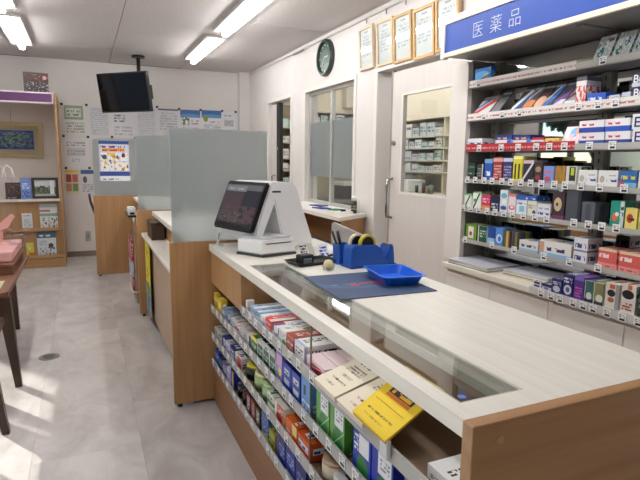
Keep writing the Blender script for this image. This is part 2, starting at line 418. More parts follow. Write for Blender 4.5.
# ---- far opening with a sliding door
d2 = empty('door_2', (2.27, 6.3, 0), 'half open white sliding door at the far dispensary doorway', 'door', kind='structure')
OY0, OY1 = onx(280.6, 130, 2.24).y, onx(277.8, 130, 2.24).y
obj('door_leaf', bx(2.235, 2.265, OY1, 6.55, .01, 1.98), DOORW, d2)
obj('dark_gap_bar', bx(2.225, 2.272, OY0, OY1, .01, 1.985), BLACKM, d2)  # black bar stands in for the dark gap beside the sliding leaf
obj('lock', cyl(bmesh.new(), (2.235, 6.31, 1.43), (2.215, 6.31, 1.43), .02), METAL, d2)
obj('handle', tube(bmesh.new(), [(2.235, 6.42, 1.10), (2.19, 6.42, 1.09), (2.19, 6.42, .85), (2.235, 6.42, .84)], .012), METAL, d2)
struct('trim_5', holes(O1[0] - .04, O1[1] + .05, -.02, O1[3] + .04, [(O1[0], O1[1], -.03, O1[3])], 2.19, 2.2, (1, 2, 0)), TRIMW, 'white casing around the far dispensary doorway', 'door casing')

# ================================================================== ceiling lights
TUBEM = plain('lit_tube', (255, 253, 250), .5, emit=TUBE_STRENGTH)
HOUS = plain('light_housing', (176, 174, 172), .6)
def ceiling_light(xc, y0, y1, label):
    e = empty('ceiling_light', (xc, (y0 + y1) / 2, ZC), label, 'ceiling light', 'fluorescent ceiling lights')
    obj('housing', bx(xc - .10, xc + .10, y0 - .03, y1 + .03, ZC - .029, ZC - .001), HOUS, e)
    obj('tube_cover', box(bmesh.new(), xc - .026, xc + .026, y0, y1, ZC - .08, ZC - .03, .014, 3), TUBEM, e, smooth=True)
for r, (xc, nm) in enumerate(((-.53, 'left'), (1.265, 'right'))):
    for k, (y0, y1) in enumerate(((5.38, 6.62), (3.82, 5.06), (2.26, 3.50), (.70, 1.94))):
        ceiling_light(xc, y0, y1, 'white fluorescent ceiling light, %s from the back wall in the %s row' % (ORD[k], nm))
ceiling_light(3.0, 3.0, 4.24, 'white fluorescent light on the ceiling inside the dispensary, nearest the door')
ceiling_light(3.75, 3.9, 5.14, 'unseen fluorescent light added to brighten the dispensary, middle of three')  # extra unseen lamp, added to brighten the dispensary interior
ceiling_light(3.2, 5.5, 6.74, 'white fluorescent light on the ceiling inside the dispensary, farthest from the door')

# ================================================================== the main counter
CZ = .865
ct = empty('display_counter', (.86, 1.67, 0), 'beech sales counter with pale top and open front display shelves', 'counter')
CX0, CX1, CY0, CY1 = .57, 1.16, .664, 2.675
INL = (.604, .757, .717, 2.065)
obj('countertop', holes(CX0, CX1, CY0, CY1, [INL], CZ - .034, CZ, (0, 1, 2)), TOPW, ct)
ep = obj('end_panel', box(bmesh.new(), CX0 - .004, CX1 + .002, .636, .6635, .0, CZ + .001, .0015), WOODX, ct)
obj('screw_cap', cyl(bmesh.new(), (.625, .636, .832), (.625, .633, .832), .007), plain('screw_cap_brass', (190, 150, 95), .4), ep)
obj('inlay_frame', holes(INL[0], INL[1], INL[2], INL[3], [(INL[0] + .006, INL[1] - .006, INL[2] + .006, INL[3] - .006)], CZ - .012, CZ - .0015, (0, 1, 2)), plain('inlay_trim', (196, 196, 186), .35), ct)
obj('inlay_glass', bx(INL[0] + .006, INL[1] - .006, INL[2] + .006, INL[3] - .006, CZ - .009, CZ - .003), GLASS, ct)
obj('case_back_rail', bx(.757, .775, .70, 2.07, CZ - .056, CZ - .0345), plain('case_rail', (188, 188, 178), .4), ct)
obj('back_board', bx(.80, .815, .69, 2.67, .05, CZ - .036), WOODH, ct)
obj('service_panel', bx(1.125, 1.14, .69, 2.67, .02, CZ - .036), WOODH, ct)
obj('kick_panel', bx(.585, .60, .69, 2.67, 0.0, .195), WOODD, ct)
obj('drawer_box', bx(.578, .79, 2.095, 2.668, .662, CZ - .036), WOOD, ct)
obj('post', bx(.574, .5785, 1.340, 1.3445, .2, CZ - .036), plain('post_grey', (120, 116, 110), .4, .6), ct)
TIER = [(.672, .70, 2.088), (.527, .69, 2.668), (.377, .69, 2.668), (.232, .69, 2.668)]
TAGM = printed((236, 236, 236), (('r', .2, .85, .12, .38, (40, 40, 44)), ('t', .1, .9, .5, .9, (120, 120, 125), 2, 5)), .4)
tagbm = bx(-.0008, .0008, -.017, .017, 0, .034); tagbm.normal_update(); boxuv(tagbm)
TAGME = bpy.data.meshes.new('price_tag'); tagbm.to_mesh(TAGME); tagbm.free(); TAGME.materials.append(TAGM)
LIPM = plain('clear_lip_plastic', (186, 184, 182), .25)
for i, (tz, y0, y1) in enumerate(TIER):
    sh = obj('shelf', bx(.578, .798, y0, y1, tz - .012, tz), plain('brown_tier_board', (112, 90, 70), .5), ct)
    obj('shelf_lip', bx(.571, .577, y0, y1, tz - .014, tz + .022), LIPM, sh)
    yy = y1 - .05; k = 0
    while yy > y0 + .05:
        if not (i == 0 and yy < 1.26): inst_mesh('price_tag', TAGME, (.5695, yy + random.uniform(-.015, .015), tz - .010), sh)
        yy -= .088 if i < 2 else .1

# ---------------- goods on the counter tiers
def pack(name, y0, y1, x0, depth, z, h, mat, label, cat='box', group=None, bev=.0015, face='x', jit=0):
    z += .0008; bm = box(bmesh.new(), x0, x0 + depth, y0 + .0015, y1 - .0015, z, z + h)
    if jit: rot_bm(bm, jit, (x0 + depth / 2, (y0 + y1) / 2, z))
    return tag(obj(name, bm, mat), label, cat, group)
W_, K_, R_, B_, G_, Y_ = (238, 238, 238), (25, 25, 28), (196, 30, 36), (30, 70, 170), (40, 130, 60), (240, 205, 40)
NV = (28, 34, 84); PU = (88, 62, 150); OR = (222, 96, 32); LB = (120, 175, 225); PK = (226, 150, 160); GR = (150, 150, 152); LG = (170, 200, 140); BR = (110, 66, 44); CR = (238, 226, 190); TE = (28, 140, 130); MA = (190, 40, 90)
def txt(c, x0=.15, x1=.85, z0=.2, z1=.5, rows=2, k=8): return ('t', x0, x1, z0, z1, c, rows, k)
T1 = [  # far y, near y, height, depth, description, material
 (2.055, 2.03, .05, .03, 'small white price card stand', printed(W_, (txt(K_),))),
 (1.985, 1.925, .046, .15, 'pale blue and white box', printed((176, 200, 226), (('r', 0, 1, .0, .45, W_), txt(B_, z0=.55, z1=.85)))),
 (1.92, 1.862, .046, .15, 'pale blue box with white band', printed((150, 184, 220), (('r', 0, 1, .3, .55, W_), txt(NV, z0=.6, z1=.9)))),
 (1.858, 1.80, .044, .14, 'blue-grey and white box', printed((190, 205, 220), (('r', 0, .5, 0, 1, W_), txt(B_)))),
 (1.795, 1.725, .052, .14, 'red-topped white box', printed(W_, (('r', 0, 1, .42, 1, (226, 58, 50)), txt(W_, z0=.6, z1=.8), ('r', .7, .95, .05, .35, MA)))),
 (1.72, 1.652, .05, .14, 'white box with violet corner', printed((236, 234, 240), (('r', .0, .3, .5, 1, (120, 40, 90)), txt(PU, .35, .9, .2, .6)))),
 (1.648, 1.578, .056, .14, 'white box with green leaf mark', printed((240, 240, 236), (('e', .7, .3, .2, .22, (90, 160, 80)), txt(GR, .1, .9, .6, .9)))),
 (1.574, 1.505, .062, .14, 'brick red box', printed((160, 52, 42), (txt((240, 220, 210), .15, .85, .25, .7), ('r', 0, 1, .85, 1, (200, 110, 80))))),
 (1.50, 1.415, .062, .13, 'white box with dark print', printed((240, 240, 240), (txt(K_, .15, .85, .45, .8, 2, 9), ('r', 0, .08, 0, 1, (180, 190, 220))))),
]
for k, (y1, y0, h, dp, ds, mt) in enumerate(T1):
    pack('medicine_box' if k else 'price_card_stand', y0, y1, .586, dp, TIER[0][0], h, mt, '%s on the top counter tier, %s from the far end' % (ds, ORD[k]), 'box' if k else 'card', 'boxes on the top counter tier' if k else None)
pm_ = printed((238, 214, 220), (('r', .2, .85, .12, .8, (150, 24, 54)), ('d', .4, .4, .05, (220, 120, 150))), .35)
for k in range(3):
    x0 = .586 + k * .047
    tag(obj('medicine_box', bx(x0, x0 + .0445, 1.268, 1.398, TIER[0][0] + .0008, TIER[0][0] + .0468), pm_, toplain=True), 'pale pink box with crimson end by the booklets, %s from the shelf front' % ORD[k], 'box', 'pink boxes on the top counter tier')
# booklets tilted under the edge of the top
def booklet(y0, y1, mat, z0, name, label, edge, yaw=0, th=.012, x1=.745, rise=.055):
    e = empty(name, (.56, (y0 + y1) / 2, z0), label, 'booklet', 'booklets on the top counter tier')
    xa, xb = .552, x1; za = z0; zb = z0 + rise
    def slab(t0, t1, ins=0):
        bm = bmesh.new()
        prism(bm, [(xa + ins, za + t0), (xb - ins, zb + t0), (xb - ins, zb + t1), (xa + ins, za + t1)], lambda p, a: Vector((p[0], a, p[1])), y0 + ins, y1 - ins)
        if yaw: rot_bm(bm, yaw, ((xa + xb) / 2, (y0 + y1) / 2, z0))
        return bm
    bm = slab(0, th, .002)
    obj('page_block', bm, edge, e)
    bm = slab(th + .0005, th + .0022)
    o = obj('cover', bm, mat, e)
    # lay the print so it reads from the shop side
    me = o.data; uv = me.uv_layers[0].data
    xs = [v.co.x for v in me.vertices]; ys = [v.co.y for v in me.vertices]
    for p in me.polygons:
        for li in p.loop_indices:
            v = me.vertices[me.loops[li].vertex_index].co
            uv[li].uv = (1 - (v.y - min(ys)) / (max(ys) - min(ys)), (v.x - min(xs)) / (max(xs) - min(xs)) * 1.25)
    return e
crm = printed((246, 236, 214), (txt((60, 50, 45), .3, .7, .80, .93, 1, 15), txt((150, 130, 120), .2, .8, .55, .74, 3, 22), txt((185, 165, 150), .3, .75, .4, .5, 1, 24), txt((90, 70, 60), .22, .8, .26, .32, 1, 24), txt((190, 170, 150), .25, .6, .12, .2, 1, 24)), .6)
crm2 = printed((244, 232, 212), (txt((50, 42, 40), .3, .72, .80, .93, 1, 15), txt((140, 122, 115), .2, .8, .58, .76, 3, 22), txt((90, 70, 60), .22, .8, .26, .33, 1, 24), txt((190, 170, 150), .25, .6, .12, .2, 1, 24)), .6)
ylm = printed((250, 214, 40), (txt((60, 50, 20), .12, .9, .9, .97, 1, 12), ('r', .2, .82, .68, .84, (40, 26, 20)), txt((246, 190, 60), .26, .76, .70, .82, 1, 7), ('r', .2, .82, .61, .675, (232, 120, 40)), ('r', .1, .9, .46, .47, (160, 120, 30)), txt((120, 90, 20), .15, .85, .24, .30, 1, 24), txt((200, 160, 40), .2, .7, .12, .18, 1, 24)), .45)
booklet(1.132, 1.262, crm, .6905, 'medicine_booklet', 'cream medicine record booklet stack nearest the pink boxes', plain('page_edges', (225, 212, 196), .8))
booklet(.985, 1.122, crm2, .6905, 'medicine_booklet', 'cream medicine record booklet stack beside the yellow booklets', plain('page_edges', (225, 212, 196), .8))
booklet(.885, 1.035, ylm, .7055, 'medicine_booklet', 'yellow booklet stack with a dark title on the counter tier', plain('yellow_page_edges', (206, 160, 40), .8), th=.006, x1=.70, rise=.088)
tag(obj('plastic_clip', box(bmesh.new(), .556, .5685, .885, .915, .667, .712, .002), plain('clip_clear', (225, 228, 230), .15)), 'small clear plastic price clip in front of the yellow booklets', 'clip')
pack('medicine_box', .725, .80, .60, .1, TIER[0][0], .03, printed((236, 236, 238), (txt(K_),)), 'flat white box at the near end of the top counter tier')

def tier_row(ti, rows, phrase, group):
    z = TIER[ti][0] + .0008
    for k, r in enumerate(rows):
        y1, y0, h, dp, ds, mt = r[:6]
        nm = r[6] if len(r) > 6 else 'medicine_box'
        lab = '%s on the %s, %s from the far end' % (ds, phrase, ORD[k])
        if len(lab.split()) > 16: lab = '%s on the %s' % (ds, phrase)
        if nm in ('medicine_jar', 'medicine_bottle', 'drink_can'):
            R = (y1 - y0) / 2; yc = (y0 + y1) / 2; xc = .588 + R
            e = empty(nm, (xc, yc, z), lab, nm.split('_')[1], group)
            if nm == 'medicine_jar':
                bm = bmesh.new(); cyl(bm, (xc, yc, z), (xc, yc, z + h * .8), R, n=20); obj('body', bm, mt, e)
                bm = bmesh.new(); cyl(bm, (xc, yc, z + h * .8), (xc, yc, z + h), R * .93, n=20); obj('lid', bm, r[7], e)
            else:
                bm = bmesh.new(); cyl(bm, (xc, yc, z), (xc, yc, z + h * .72), R, n=16); cyl(bm, (xc, yc, z + h * .72), (xc, yc, z + h * .85), R, R * .45, n=16); obj('body', bm, mt, e)
                bm = bmesh.new(); cyl(bm, (xc, yc, z + h * .85), (xc, yc, z + h), R * .5, n=16); obj('cap', bm, r[7], e)
        else: pack(nm, y0, y1, .586, dp, z, h, mt, lab, group=group)
GV = lambda c, c2=W_, c3=K_: printed(c, (('r', 0, 1, .7, .86, c2), txt(c2, .15, .85, .3, .6, 2, 7), ('r', .1, .3, .06, .2, c3)))
T2 = [
 (2.655, 2.575, .085, .02, 'tall yellow packet', printed((226, 190, 60), (('r', 0, 1, .6, .75, (250, 230, 140)), txt(BR, .15, .85, .2, .5)))),
 (2.57, 2.485, .078, .03, 'bright yellow packet', printed((236, 200, 40), (('e', .5, .6, .3, .2, (250, 240, 200)), txt(BR, .15, .85, .1, .3)))),
 (2.48, 2.425, .05, .12, 'silver blue box', printed((120, 150, 196), (('e', .5, .5, .4, .3, (190, 205, 225)), txt(NV)))),
 (2.42, 2.365, .05, .12, 'steel blue box with dark mark', printed((136, 160, 190), (('r', .2, .8, .2, .6, (60, 80, 130)), txt(W_)))),
 (2.36, 2.305, .05, .12, 'grey blue striped box', printed((170, 180, 196), (('d', .2, .5, .1, (70, 90, 150)), txt(K_)))),
 (2.30, 2.24, .05, .12, 'white box with grey print', printed((218, 216, 220), (txt(K_, .1, .9, .2, .8, 4, 8),))),
 (2.235, 2.175, .052, .12, 'white box with red stripe', printed((228, 226, 226), (('r', 0, 1, .4, .6, (190, 50, 50)), txt(GR, .1, .9, .65, .95, 2)))),
 (2.17, 2.11, .052, .12, 'white box with black squares', printed((226, 226, 226), (('n', 0, 1, 0, 1, (60, 56, 60), 9, .55),))),
 (2.105, 2.045, .054, .12, 'grey box with brown print', printed((200, 196, 196), (txt((120, 60, 50), .1, .9, .15, .85, 4, 7),))),
 (2.04, 1.985, .056, .12, 'white and charcoal box', printed((220, 220, 222), (('r', .5, 1, 0, 1, (60, 60, 66)), txt(K_)))),
 (1.98, 1.905, .072, .14, 'green box with yellow top', printed((26, 96, 52), (('r', 0, 1, .74, 1, (226, 216, 70)), txt((220, 240, 200), .15, .85, .25, .6)))),
 (1.90, 1.832, .078, .14, 'dark green box with white edge', printed((18, 66, 44), (('r', 0, .1, 0, 1, W_), ('r', 0, 1, .84, 1, (216, 222, 216)), txt((190, 220, 200), .2, .85, .3, .7)))),
 (1.828, 1.757, .082, .14, 'black-green box with white outline', printed((20, 52, 42), (('r', 0, .08, 0, 1, W_), ('r', 0, 1, .82, 1, (225, 228, 226)), ('r', .3, .8, .86, .96, K_), txt((170, 210, 190), .2, .9, .3, .65)))),
 (1.753, 1.685, .084, .14, 'deep green box with grey top', printed((22, 74, 50), (('r', 0, .08, 0, 1, W_), ('r', 0, 1, .82, 1, (190, 196, 192)), txt((180, 210, 190), .2, .9, .3, .65)))),
 (1.678, 1.612, .112, .10, 'tall lilac box with yellow mark', printed((132, 124, 196), (('r', .1, .9, .55, .9, (206, 160, 196)), ('e', .6, .38, .25, .14, (240, 220, 110)), txt(W_, .1, .9, .05, .2, 1)))),
 (1.606, 1.53, .095, .12, 'royal blue box with silver labels', printed((28, 58, 168), (('r', .15, .8, .62, .82, (196, 204, 206)), txt(K_, .2, .75, .66, .78, 1), ('r', .15, .8, .25, .45, (196, 204, 206))))),
 (1.526, 1.45, .095, .12, 'cobalt box with two silver labels', printed((24, 52, 160), (('r', .2, .85, .60, .80, (206, 212, 212)), txt(K_, .25, .8, .64, .76, 1), ('r', .2, .85, .22, .42, (206, 212, 212))))),
 (1.44, 1.365, .125, .08, 'tall sky blue carton beside the grey post', printed((96, 150, 210), (('r', .25, .5, .45, .7, NV), txt(W_, .1, .9, .1, .35, 2)))),
 (1.322, 1.232, .128, .09, 'tall green and white carton', printed((96, 160, 70), (('r', .34, .9, .5, .93, (240, 242, 246)), txt(GR, .4, .85, .6, .85, 3), ('e', .55, .22, .34, .26, (40, 120, 60)), ('d', -.1, .6, .02, (160, 210, 140))))),
 (1.228, 1.138, .128, .10, 'tall green carton with white label', printed((88, 150, 62), (('r', .32, .92, .5, .95, (238, 240, 244)), txt(GR, .4, .85, .62, .88, 3), ('e', .55, .22, .34, .26, (34, 112, 56)), ('d', -.1, .6, .02, (150, 204, 130))))),
 (1.09, 1.0, .118, .10, 'tall blue carton with green leaf', printed((26, 60, 176), (('r', .34, .9, .5, .93, (240, 242, 246)), ('e', .55, .22, .34, .26, (40, 120, 60)), txt(W_, .05, .3, .5, .9, 4, 4)))),
 (.996, .90, .118, .10, 'tall blue carton with white label', printed((24, 54, 168), (('r', .3, .92, .5, .95, (238, 240, 244)), txt(GR, .4, .85, .62, .88, 3), ('e', .55, .22, .34, .26, (34, 112, 56))))),
]
tier_row(1, T2, 'second counter tier', 'boxes on the second counter tier')
T3 = [
 (2.655, 2.575, .05, .12, 'white box with grey top print', printed((216, 212, 214), (txt((120, 70, 80), .1, .9, .5, .9, 2, 8),))),
 (2.57, 2.50, .05, .12, 'white box with green bars', printed((214, 216, 214), (('r', .1, .9, .62, .85, (40, 110, 60)), txt(K_, .1, .9, .2, .5)))),
 (2.495, 2.42, .052, .12, 'white and indigo box', printed((216, 216, 222), (('r', 0, .45, 0, 1, (60, 60, 130)), txt(NV, .5, .95, .2, .8, 3, 5)))),
 (2.415, 2.335, .054, .12, 'pale lilac box with violet print', printed((208, 208, 222), (txt(PU, .1, .9, .15, .7, 3, 7),))),
 (2.33, 2.245, .06, .12, 'navy box with plain top', printed((30, 40, 104), (('r', .1, .9, .1, .45, (200, 206, 220)), txt(W_, .1, .9, .6, .85, 1)))),
 (2.24, 2.135, .058, .12, 'white box with red end', printed((226, 222, 222), (('r', .38, 1, .1, .9, (186, 50, 40)), txt(NV, .05, .35, .2, .8, 3, 4)))),
 (2.11, 2.01, .062, .1, 'yellow capped dark jar', plain('jar_dark', (40, 44, 34), .3), 'medicine_jar', plain('jar_lid_yellow', (222, 206, 70), .4)),
 (1.985, 1.895, .072, .1, 'pale green jar with cream lid', plain('jar_green', (168, 186, 130), .3), 'medicine_jar', plain('jar_lid_cream', (228, 224, 170), .4)),
 (1.885, 1.785, .07, .1, 'mint green jar with light lid', plain('jar_mint', (160, 190, 140), .3), 'medicine_jar', plain('jar_lid_mint', (190, 214, 160), .4)),
 (1.775, 1.70, .07, .13, 'white box with green stripe and grey band', printed((226, 230, 216), (('r', 0, 1, .4, .6, (70, 120, 80)), txt(K_, .1, .9, .66, .9, 1)))),
 (1.695, 1.60, .068, .15, 'burnt orange box with white edge', printed((200, 84, 34), (('r', 0, .3, 0, 1, (236, 232, 224)), ('e', .5, .3, .3, .2, (150, 30, 24)), txt(W_, .4, .95, .6, .9, 2)))),
 (1.58, 1.475, .06, .13, 'orange box with cream corner', printed((222, 100, 36), (('r', .6, 1, .4, 1, (236, 216, 130)), txt(W_, .05, .6, .2, .5, 1, 6)))),
 (1.47, 1.37, .06, .13, 'orange box with blue lettering', printed((216, 92, 36), (('r', .1, .9, .35, .7, (232, 232, 240)), txt(B_, .12, .88, .4, .66, 1, 8)))),
 (1.318, 1.225, .07, .1, 'cream tin with orange rim', plain('tin_cream', (206, 190, 168), .4), 'medicine_jar', plain('tin_lid', (196, 170, 140), .4)),
 (1.20, 1.10, .07, .12, 'white carton with dark window', printed((222, 222, 224), (('r', .2, .6, .2, .8, (80, 80, 90)), txt(R_, .65, .95, .2, .8, 3, 4)))),
 (1.09, .98, .07, .12, 'bright blue flat carton', printed((30, 90, 190), (txt(W_, .1, .9, .3, .7, 2, 7),))),
]
tier_row(2, T3, 'third counter tier', 'goods on the third counter tier')
T4 = [
 (2.65, 2.565, .075, .1, 'bright blue box', printed((30, 84, 168), (txt(W_, .1, .9, .5, .8, 2),))),
 (2.56, 2.49, .07, .1, 'dark plum box', printed((44, 38, 66), (txt(LB, .1, .9, .3, .8, 3),))),
 (2.485, 2.41, .07, .1, 'grey violet box', printed((120, 112, 150), (txt(W_, .1, .9, .3, .8, 3),))),
 (2.405, 2.33, .07, .1, 'white box with blue print', printed((206, 206, 216), (txt(B_, .1, .9, .2, .8, 3),))),
 (2.325, 2.265, .085, .1, 'rainbow striped box', printed((40, 50, 150), (('r', .33, .5, 0, 1, (200, 40, 40)), ('r', .5, .7, 0, 1, (240, 200, 40)), ('r', .7, .85, 0, 1, (60, 150, 60))))),
 (2.24, 2.165, .09, .1, 'black bottle', plain('bottle_black', (22, 20, 20), .25), 'medicine_bottle', plain('cap_white', (220, 220, 220), .4)),
 (2.16, 2.085, .09, .1, 'dark brown bottle', plain('bottle_brown', (52, 28, 20), .25), 'medicine_bottle', plain('cap_dark', (40, 36, 36), .4)),
 (2.06, 2.0, .085, .1, 'maroon box with white lettering', printed((100, 26, 30), (txt(W_, .2, .8, .2, .9, 5, 4),))),
 (1.995, 1.935, .085, .1, 'dark red box with grey print', printed((124, 44, 40), (txt((210, 190, 180), .2, .8, .1, .9, 6, 4),))),
 (1.93, 1.87, .08, .1, 'brown and olive box', printed((70, 62, 46), (txt(CR, .2, .8, .2, .9, 5, 4),))),
 (1.85, 1.765, .10, .09, 'tall blue box with silver bubbles', printed((34, 62, 140), (('n', 0, 1, 0, 1, (150, 180, 220), 12, .56), ('r', 0, 1, 0, .2, (190, 190, 60))))),
 (1.76, 1.69, .07, .1, 'olive yellow box', printed((150, 150, 56), (txt(K_, .1, .9, .2, .7, 2),))),
 (1.67, 1.585, .10, .13, 'indigo carton with purple side', printed((34, 38, 116), (('r', 0, .2, 0, 1, (96, 50, 120)), txt(LB, .3, .9, .3, .8, 3)))),
 (1.58, 1.49, .105, .13, 'deep blue carton', printed((26, 44, 134), (txt((150, 170, 230), .2, .9, .4, .8, 3), ('r', 0, 1, 0, .12, (220, 210, 200))))),
 (1.485, 1.395, .105, .13, 'midnight blue carton', printed((22, 34, 108), (txt((150, 170, 230), .2, .9, .3, .7, 2),))),
]
tier_row(3, T4, 'lowest counter tier', 'goods on the lowest counter tier')

# ================================================================== things on the counter
# -- point of sale terminal
PO = Vector((.715, 2.435, 0)); PU_ = Vector((.31, -.951, 0)).normalized(); PV = Vector((.951, .31, 0)).normalized()
def pos(p, u): return PO + PV * p[0] + PU_ * u + Vector((0, 0, p[1]))
ps = empty('sales_terminal', (.76, 2.36, CZ), 'white A-frame sales terminal with a black tilted customer screen', 'cash register')
hb = bmesh.new()
prism(hb, [(-.066, .93), (-.070, .965), (.012, 1.182), (.03, 1.197), (.148, 1.193), (.170, 1.176), (.280, .90), (.272, .885), (.098, .885), (.044, 1.10), (-.024, .955), (-.024, .93)], pos, -.155, .150)
bmesh.ops.bevel(hb, geom=[e for e in hb.edges], offset=.006, segments=2, affect='EDGES')
hs = obj('housing', hb, WHITEP, ps)
# screen slab
sb, st = (-.102, .972), (-.006, 1.196)
nx_, nz_ = -(st[1] - sb[1]), (st[0] - sb[0]); ll = math.hypot(nx_, nz_); nx_ /= ll; nz_ /= ll
def off(p, t): return (p[0] + nx_ * t, p[1] + nz_ * t)
sbm = bmesh.new(); prism(sbm, [off(sb, -.022), off(st, -.022), off(st, 0), off(sb, 0)], pos, -.168, .158)
bmesh.ops.bevel(sbm, geom=[e for e in sbm.edges], offset=.007, segments=2, affect='EDGES')
scn = obj('screen', sbm, BLACKP, ps)
def mixp(a, b, t): return (a[0] + (b[0] - a[0]) * t, a[1] + (b[1] - a[1]) * t)
db = bmesh.new(); prism(db, [off(mixp(sb, st, .12), .0002), off(mixp(sb, st, .92), .0002), off(mixp(sb, st, .92), .0012), off(mixp(sb, st, .12), .0012)], pos, -.15, .14)
dsp = obj('display', db, printed((44, 46, 56), (('r', 0, 1, .86, 1, (96, 98, 104)), ('r', 0, .55, .2, .86, (72, 60, 66)), ('r', 0, .58, .82, .97, (120, 122, 128)), ('n', .02, .98, .04, .46, (80, 64, 70), 7, .46), ('n', .02, .6, .04, .3, (96, 90, 76), 10, .56), txt((150, 150, 160), .1, .5, .86, .94, 1, 10)), .2, emit=.12), scn)
me = dsp.data; uvd = me.uv_layers[0].data
for p in me.polygons:
    for li in p.loop_indices:
        v = me.vertices[me.loops[li].vertex_index].co
        uvd[li].uv = (.5 + Vector((v.x, v.y, 0)).dot(PU_) / .304, 0); 
zs = [v.co.z for v in me.vertices]
for p in me.polygons:
    for li in p.loop_indices:
        v = me.vertices[me.loops[li].vertex_index].co
        uvd[li].uv[1] = (v.z - min(zs)) / (max(zs) - min(zs))
# dark service display on the staff side
rb = bmesh.new()
def leg(t): return mixp((.170, 1.176), (.280, .90), t)
prism(rb, [(leg(.12)[0] - .012, leg(.12)[1]), (leg(.72)[0] - .012, leg(.72)[1]), (leg(.72)[0] + .004, leg(.72)[1]), (leg(.12)[0] + .004, leg(.12)[1])], pos, -.13, .13)
obj('staff_display', rb, BLACKP, ps)
vb = bmesh.new(); prism(vb, [(.026, 1.148), (.075, 1.147), (.075, 1.155), (.026, 1.156)], pos, .1495, .1512); obj('vent_slot', vb, BLACKP, ps)
A, B, C, D = Vector((.628, 2.34)), Vector((.705, 2.205)), Vector((.883, 2.246)), Vector((.815, 2.42))
def pf(p, a): return Vector((p[0], p[1], a))
bb = bmesh.new(); prism(bb, [A, B, C, D], pf, CZ + .012, CZ + .076)
bmesh.ops.bevel(bb, geom=[e for e in bb.edges], offset=.006, segments=2, affect='EDGES'); bs = obj('base', bb, WHITEP, ps)
ctr = (A + B + C + D) / 4
bb = bmesh.new(); prism(bb, [ctr + (q - ctr) * 1.01 for q in (A, B, C, D)], pf, CZ + .0006, CZ + .0118); obj('base_plate', bb, plain('dark_base_plate', (60, 62, 64), .4), ps)
bb = bmesh.new(); prism(bb, [ctr + (q - ctr) * .8 for q in (A, B, C, D)], pf, CZ + .076, CZ + .088); obj('printer_cover', bb, plain('pale_grey_plastic', (205, 207, 210), .35), ps)
sb_ = bmesh.new(); q0 = B + (C - B) * .12; q1 = B + (C - B) * .85; nrm = Vector((.22, -.975)) * .0012
prism(sb_, [q0 + nrm, q1 + nrm, q1 - nrm, q0 - nrm], pf, CZ + .058, CZ + .062); obj('paper_slot', sb_, BLACKP, bs)
# -- small clear card stand
e = empty('card_stand', (.60, 2.60, CZ), 'tiny clear acrylic card stand behind the sales terminal screen', 'card stand')
bm = bmesh.new(); cyl(bm, (.60, 2.60, CZ), (.60, 2.60, CZ + .006), .028, n=20); obj('foot', bm, plain('acrylic_white', (226, 230, 232), .2), e)
bm = bmesh.new(); prism(bm, [(0, .006), (.016, .066), (.020, .066), (.008, .006)], lambda p, a: Vector((.593 + p[0], 2.60 + a, CZ + p[1])), -.012, .012); pl_ = obj('plate', bm, plain('acrylic_plate', (210, 216, 220), .15), e)
bm = bmesh.new(); prism(bm, [(.0105, .035), (.0175, .062), (.0165, .062), (.0095, .035)], lambda p, a: Vector((.591 + p[0], 2.60 + a, CZ + p[1])), -.008, .008); obj('card', bm, plain('card_dark', (50, 54, 62), .4), pl_)
# -- glass-edge sticker
tag(obj('sticker', bm_ := cyl(bmesh.new(), (.628, .742, CZ - .003), (.628, .742, CZ - .0022), .008, n=20), plain('sticker_blue', (90, 130, 215), .3)), 'little blue oval sticker on the counter glass', 'sticker')
# -- mat
bm = box(bmesh.new(), .722, 1.078, 1.425, 1.77, CZ + .0002, CZ + .0035, .001)
rot_bm(bm, math.radians(-2), (.9, 1.6, CZ))
matm = printed((50, 72, 110), (('e', .45, .95, .62, .62, (62, 88, 126)), ('e', .5, 1.0, .56, .58, (50, 72, 110)), ('r', .3, .4, .44, .49, (200, 60, 60)), txt((180, 60, 70), .42, .66, .5, .58, 1, 8), txt((120, 140, 170), .14, .4, .52, .56, 1, 12), ('e', .62, .48, .05, .05, (190, 50, 60))), .6)
tag(obj('counter_mat', bm, matm), 'slate blue rubber mat on the counter under the tray', 'mat')
# -- coin tray
def loft(bm, rings, close_bottom=True):
    V = [[bm.verts.new(p) for p in r] for r in rings]; k = len(V[0])
    for a, b in zip(V, V[1:]):
        for i in range(k): bm.faces.new((a[i], a[(i + 1) % k], b[(i + 1) % k], b[i]))
    return V
def rrect(c, ux, uy, hx, hy, r, z, n=4):
    pts = []
    for (sx, sy, a0) in ((1, 1, 0), (-1, 1, 90), (-1, -1, 180), (1, -1, 270)):
        for i in range(n + 1):
            a = math.radians(a0 + 90 * i / n)
            lx = sx * (hx - r) + r * math.cos(a); ly = sy * (hy - r) + r * math.sin(a)
            pts.append(Vector((c[0] + ux[0] * lx + uy[0] * ly, c[1] + ux[1] * lx + uy[1] * ly, z)))
    return pts
a = math.radians(-8); ux = (math.cos(a), math.sin(a)); uy = (-math.sin(a), math.cos(a)); cc = (1.018, 1.612)
bm = bmesh.new(); z0 = CZ + .0036
rg = [rrect(cc, ux, uy, .062, .086, .016, z0), rrect(cc, ux, uy, .077, .104, .022, z0 + .032), rrect(cc, ux, uy, .085, .112, .024, z0 + .032), rrect(cc, ux, uy, .085, .112, .024, z0 + .034), rrect(cc, ux, uy, .075, .102, .022, z0 + .034), rrect(cc, ux, uy, .060, .084, .015, z0 + .003)]
V = loft(bm, rg); bm.faces.new(list(reversed(V[0]))); bm.faces.new(V[-1])
bmesh.ops.recalc_face_normals(bm, faces=bm.faces[:])
tag(obj('coin_tray', bm, BLUET, smooth=False), 'bright blue plastic money tray on the slate mat', 'tray')
